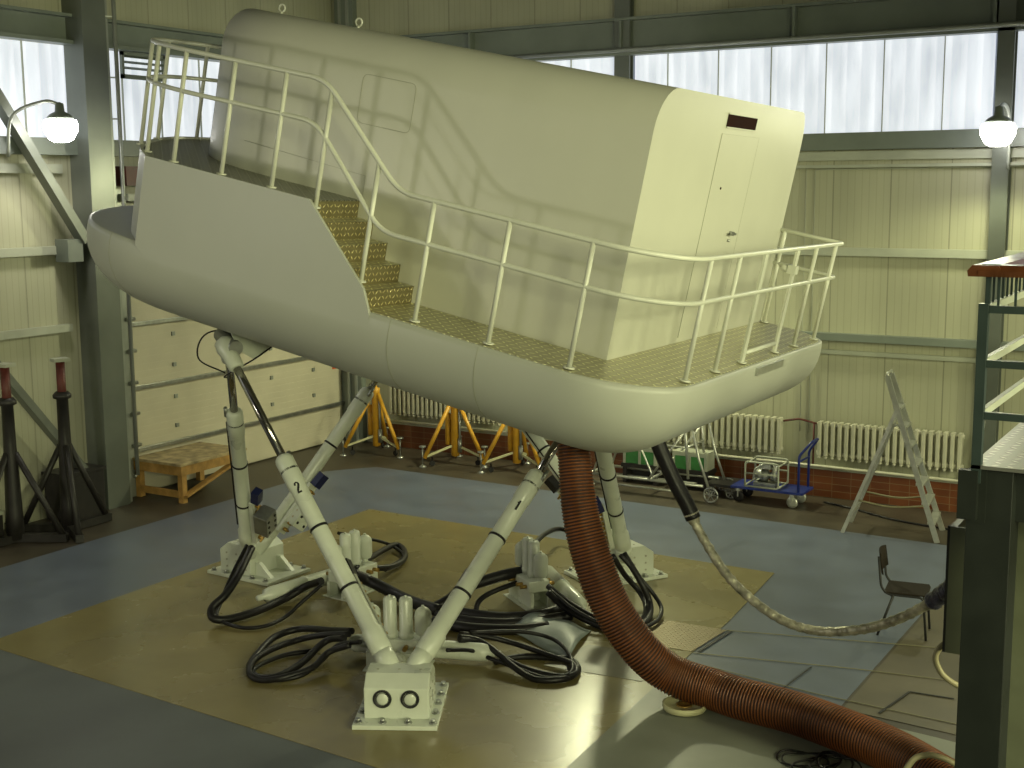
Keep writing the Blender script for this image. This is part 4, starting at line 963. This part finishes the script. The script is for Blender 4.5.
MB().box(-0.08,0.08,-0.08,0.08,0.25,0.32).cyl((0.12,0,0.16),(0.12,-0.0,0.30),0.04,12).tube(spline([(0.12,0,0.3),(0.02,-0.1,0.33),(-0.12,-0.12,0.25),(-0.16,-0.1,0.1)],5),0.012,6).build('pump_head', M['alu'], pm)

# ================================================================== stepladder
ld = thing('stepladder', 'aluminium stepladder standing open in front of the right radiator', 'ladder', (-4.05, 16.35, 0))
R_ = [Vector((0.50,-0.28,0)), Vector((0.42,0.36,0))]; Tt = [Vector((-0.22,-0.15,2.02)), Vector((-0.24,0.13,2.02))]
for a_, b_ in zip(R_, Tt): MB().bar(a_, b_, 0.025, 0.065, (1,0,0)).build('rail', M['alu'], ld)
MB().tube(fillet([Tt[0], Tt[0]+Vector((0,0,0.04)), Tt[1]+Vector((0,0,0.04)), Tt[1]],0.03),0.018,8).build('top_hoop', M['alu'], ld)
for k in range(7):
    f = 0.115 + 0.115*k; a_ = R_[0].lerp(Tt[0], f); b_ = R_[1].lerp(Tt[1], f)
    MB().bar(a_, b_, 0.10, 0.025).build('step', M['alu'], ld)
Lg = [Vector((-0.66,-0.38,0)), Vector((-0.72,0.20,0))]; Lt = [R_[0].lerp(Tt[0], 0.80), R_[1].lerp(Tt[1], 0.80)]
for a_, b_ in zip(Lg, Lt): MB().bar(a_, b_, 0.022, 0.045, (1,0,0)).build('rear_leg', M['alu'], ld)
MB().bar(Lg[0].lerp(Lt[0],0.16), Lg[1].lerp(Lt[1],0.16), 0.02,0.03).bar(Lg[0].lerp(Lt[0],0.88), Lg[1].lerp(Lt[1],0.88), 0.02,0.05).bar(Lg[0].lerp(Lt[0],0.88), R_[0].lerp(Tt[0],0.70), 0.03,0.02).build('cross_bar', M['alu'], ld)
for i in (0, 1):
    a_, b_ = Lg[i].lerp(Lt[i],0.27), R_[i].lerp(Tt[i],0.22); m_ = (a_+b_)/2-Vector((0,0,0.05))
    MB().tube(spline([a_, m_, b_],6), 0.012, 6).build('spreader_strap', M['yellowline'], ld)
pl_ = thing('leaning_pole', 'thin pole leaning on the wall right of the stepladder', 'pole', (-3.45, 17.4, 0))
MB().tube([(-0.02,0,0.01),(0.08,0.3,1.3)],0.018,8).build('pole', M['alu'], pl_)
tag(MB().tube(spline([(-5.4,17.4,0.015),(-4.9,17.2,0.015),(-4.3,16.9,0.015),(-3.5,16.75,0.015),(-2.4,16.7,0.015)],8),0.014,6).build('floor_cable', M['black'], loc=(-5.4,17.4,0)), 'black cable lying on the floor behind the stepladder', 'cable')

# ================================================================== chair
ch = thing('chair', 'small tube-frame chair with dark plywood seat behind the hanging cable', 'chair', (-3.06, 12.60, 0.0), math.radians(8))
# faces +x
mb = MB()
for y in (-0.19, 0.19):
    mb.tube(fillet([(0.22,y,0.0),(0.18,y,0.43),(-0.16,y,0.43),(-0.22,y,0.50),(-0.25,y,0.80)],0.05),0.012,8).tube([(-0.24,y,0.0),(-0.10,y,0.43)],0.012,8)
mb.tube([(0.18,-0.19,0.42),(0.18,0.19,0.42)],0.01,8).tube([(-0.12,-0.19,0.42),(-0.12,0.19,0.42)],0.01,8).tube([(-0.20,-0.19,0.12),(-0.20,0.19,0.12)],0.01,8)
mb.build('tube_frame', M['ink'], ch)
MB().prism([(-0.19,-0.2),(0.2,-0.2),(0.22,-0.12),(0.22,0.12),(0.2,0.2),(-0.19,0.2)],0.016,'z',0.443).build('seat', M['seat'], ch, bevel=0.004)
vs = []
for j in range(2):
    for i in range(9):
        y = -0.19+0.38*i/8; vs.append((-0.225-0.015+0.03*(y/0.19)**2-0.03*j+0.0, y, 0.62+0.20*j+ (0.02*(1-(y/0.19)**2) if j else 0)))
bk = MB().add(vs, [(i,i+1,9+i+1,9+i) for i in range(8)], True).build('backrest', M['seat'], ch); bk.modifiers.new('t','SOLIDIFY').thickness = 0.012

# ================================================================== mezzanine at the right edge
mz = thing('mezzanine_walkway', 'dark green steel mezzanine with wooden handrail on a thick post at the right edge', 'mezzanine', (-1.42, 7.15, 0))
MX, MY = 0.0, 0.0; ZF, ZH = 2.90, 3.915
# post under the corner, set back from the edge; edge beams; floor
MB().box(-0.02, 0.215, 0.03, 0.26, 0, ZF-0.03).build('post', M['green'], mz, bevel=0.004)
MB().box(0.19, 2.5, 0.14, 0.22, ZF-0.32, ZF-0.02).build('front_beam', M['green'], mz)
MB().box(0.0, 0.08, 0.02, 5.5, ZF-0.32, ZF-0.02).box(-0.06, 0.04, -0.02, 0.03, ZF-0.30, ZF-0.03).build('side_beam', M['green'], mz)
MB().box(0.0, 2.5, 0.0, 5.5, ZF-0.02, ZF).build('floor_plate', M['tread_mz'], mz)
# railing
g_ = mat('railing_teal_paint', (0.028, 0.042, 0.040), 0.4, 0, 0.15, 4)
MB().box(0.0, 0.05, 0.0, 0.05, ZF-0.1, 3.77).build('corner_post', g_, mz)
MB().box(0.03, 0.055, 0.01, 0.035, 3.77, ZH).build('corner_post', g_, mz)
for y in (1.6, 3.2, 4.8): MB().box(0.0, 0.05, y, y+0.05, ZF, ZH).build('rail_post', g_, mz)
for x in (1.2, 2.3): MB().box(x, x+0.05, 0.0, 0.05, ZF, ZH).build('rail_post', g_, mz)
for z in (3.74, 3.45, 3.17):
    MB().box(0.04, 2.5, 0.01, 0.04, z-0.02, z+0.02).build('rail_bar', g_, mz)
    MB().box(0.01, 0.04, 0.04, 5.5, z-0.02, z+0.02).build('rail_bar', M['girt'], mz)
for k in range(16):
    x = 0.09+0.085*k; MB().box(x, x+0.012, 0.018, 0.03, 3.76, ZH).build('baluster', g_, mz)
for k in range(40):
    y = 0.12+0.13*k; MB().box(0.02, 0.032, y, y+0.012, 3.76, ZH).build('baluster', g_, mz)
hr = MB().prism([(-0.05,ZH),(0.10,ZH),(0.12,ZH+0.03),(0.10,ZH+0.06),(-0.03,ZH+0.06),(-0.055,ZH+0.03)], 5.5, 'y', -0.05)
hr.build('handrail', M['wood_rail'], mz)
MB().prism([(-0.05,ZH),(0.10,ZH),(0.12,ZH+0.03),(0.10,ZH+0.06),(-0.03,ZH+0.06),(-0.055,ZH+0.03)], 2.5, 'x', 0.0).build('handrail', M['wood_rail'], mz)
# cabinet behind the post, its door open
cbn = thing('control_cabinet', 'tall grey-green cabinet standing open behind the mezzanine post', 'cabinet', (-1.45, 7.62, 0))
MB().box(0.05,0.42,0.35,0.75,0.0,2.45).build('cabinet_body', M['cabinet'], cbn, bevel=0.005)
MB().box(-0.15,-0.115,-0.05,0.40,1.68,2.44).box(-0.15,-0.06,-0.06,-0.045,1.68,2.44).build('cabinet_door', M['cabinet'], cbn)
MB().box(-0.165,-0.15,-0.06,-0.03,1.68,2.44).build('door_gasket', M['ink'], cbn)
for pts in ([(-1.50,7.82,2.30),(-1.55,7.82,2.18),(-1.57,7.77,1.94),(-1.57,7.73,1.71),(-1.63,7.69,1.69),(-1.67,7.65,1.62),(-1.65,7.65,1.54),(-1.59,7.67,1.47),(-1.45,7.75,1.38)], [(-1.78,7.46,0.0),(-1.79,7.46,0.80),(-1.75,7.49,0.99),(-1.68,7.54,1.03),(-1.61,7.58,1.02),(-1.53,7.62,0.98),(-1.40,7.70,0.86)]):
    MB().tube(spline([(x+1.45, y-7.62, z) for x, y, z in pts], 7), 0.018, 8).build('drooping_cable', M['ivory'], cbn)
tb = thing('machine_table', 'dim grey table under the mezzanine at the right edge', 'table', (-0.38, 8.2, 0))
MB().box(-0.45,0.6,-0.4,0.5,1.50,1.58).build('table_top', M['tarp'], tb, bevel=0.02)
MB().box(-0.35,0.5,-0.3,0.4,0.0,1.50).build('table_body', M['blackpaint'], tb)
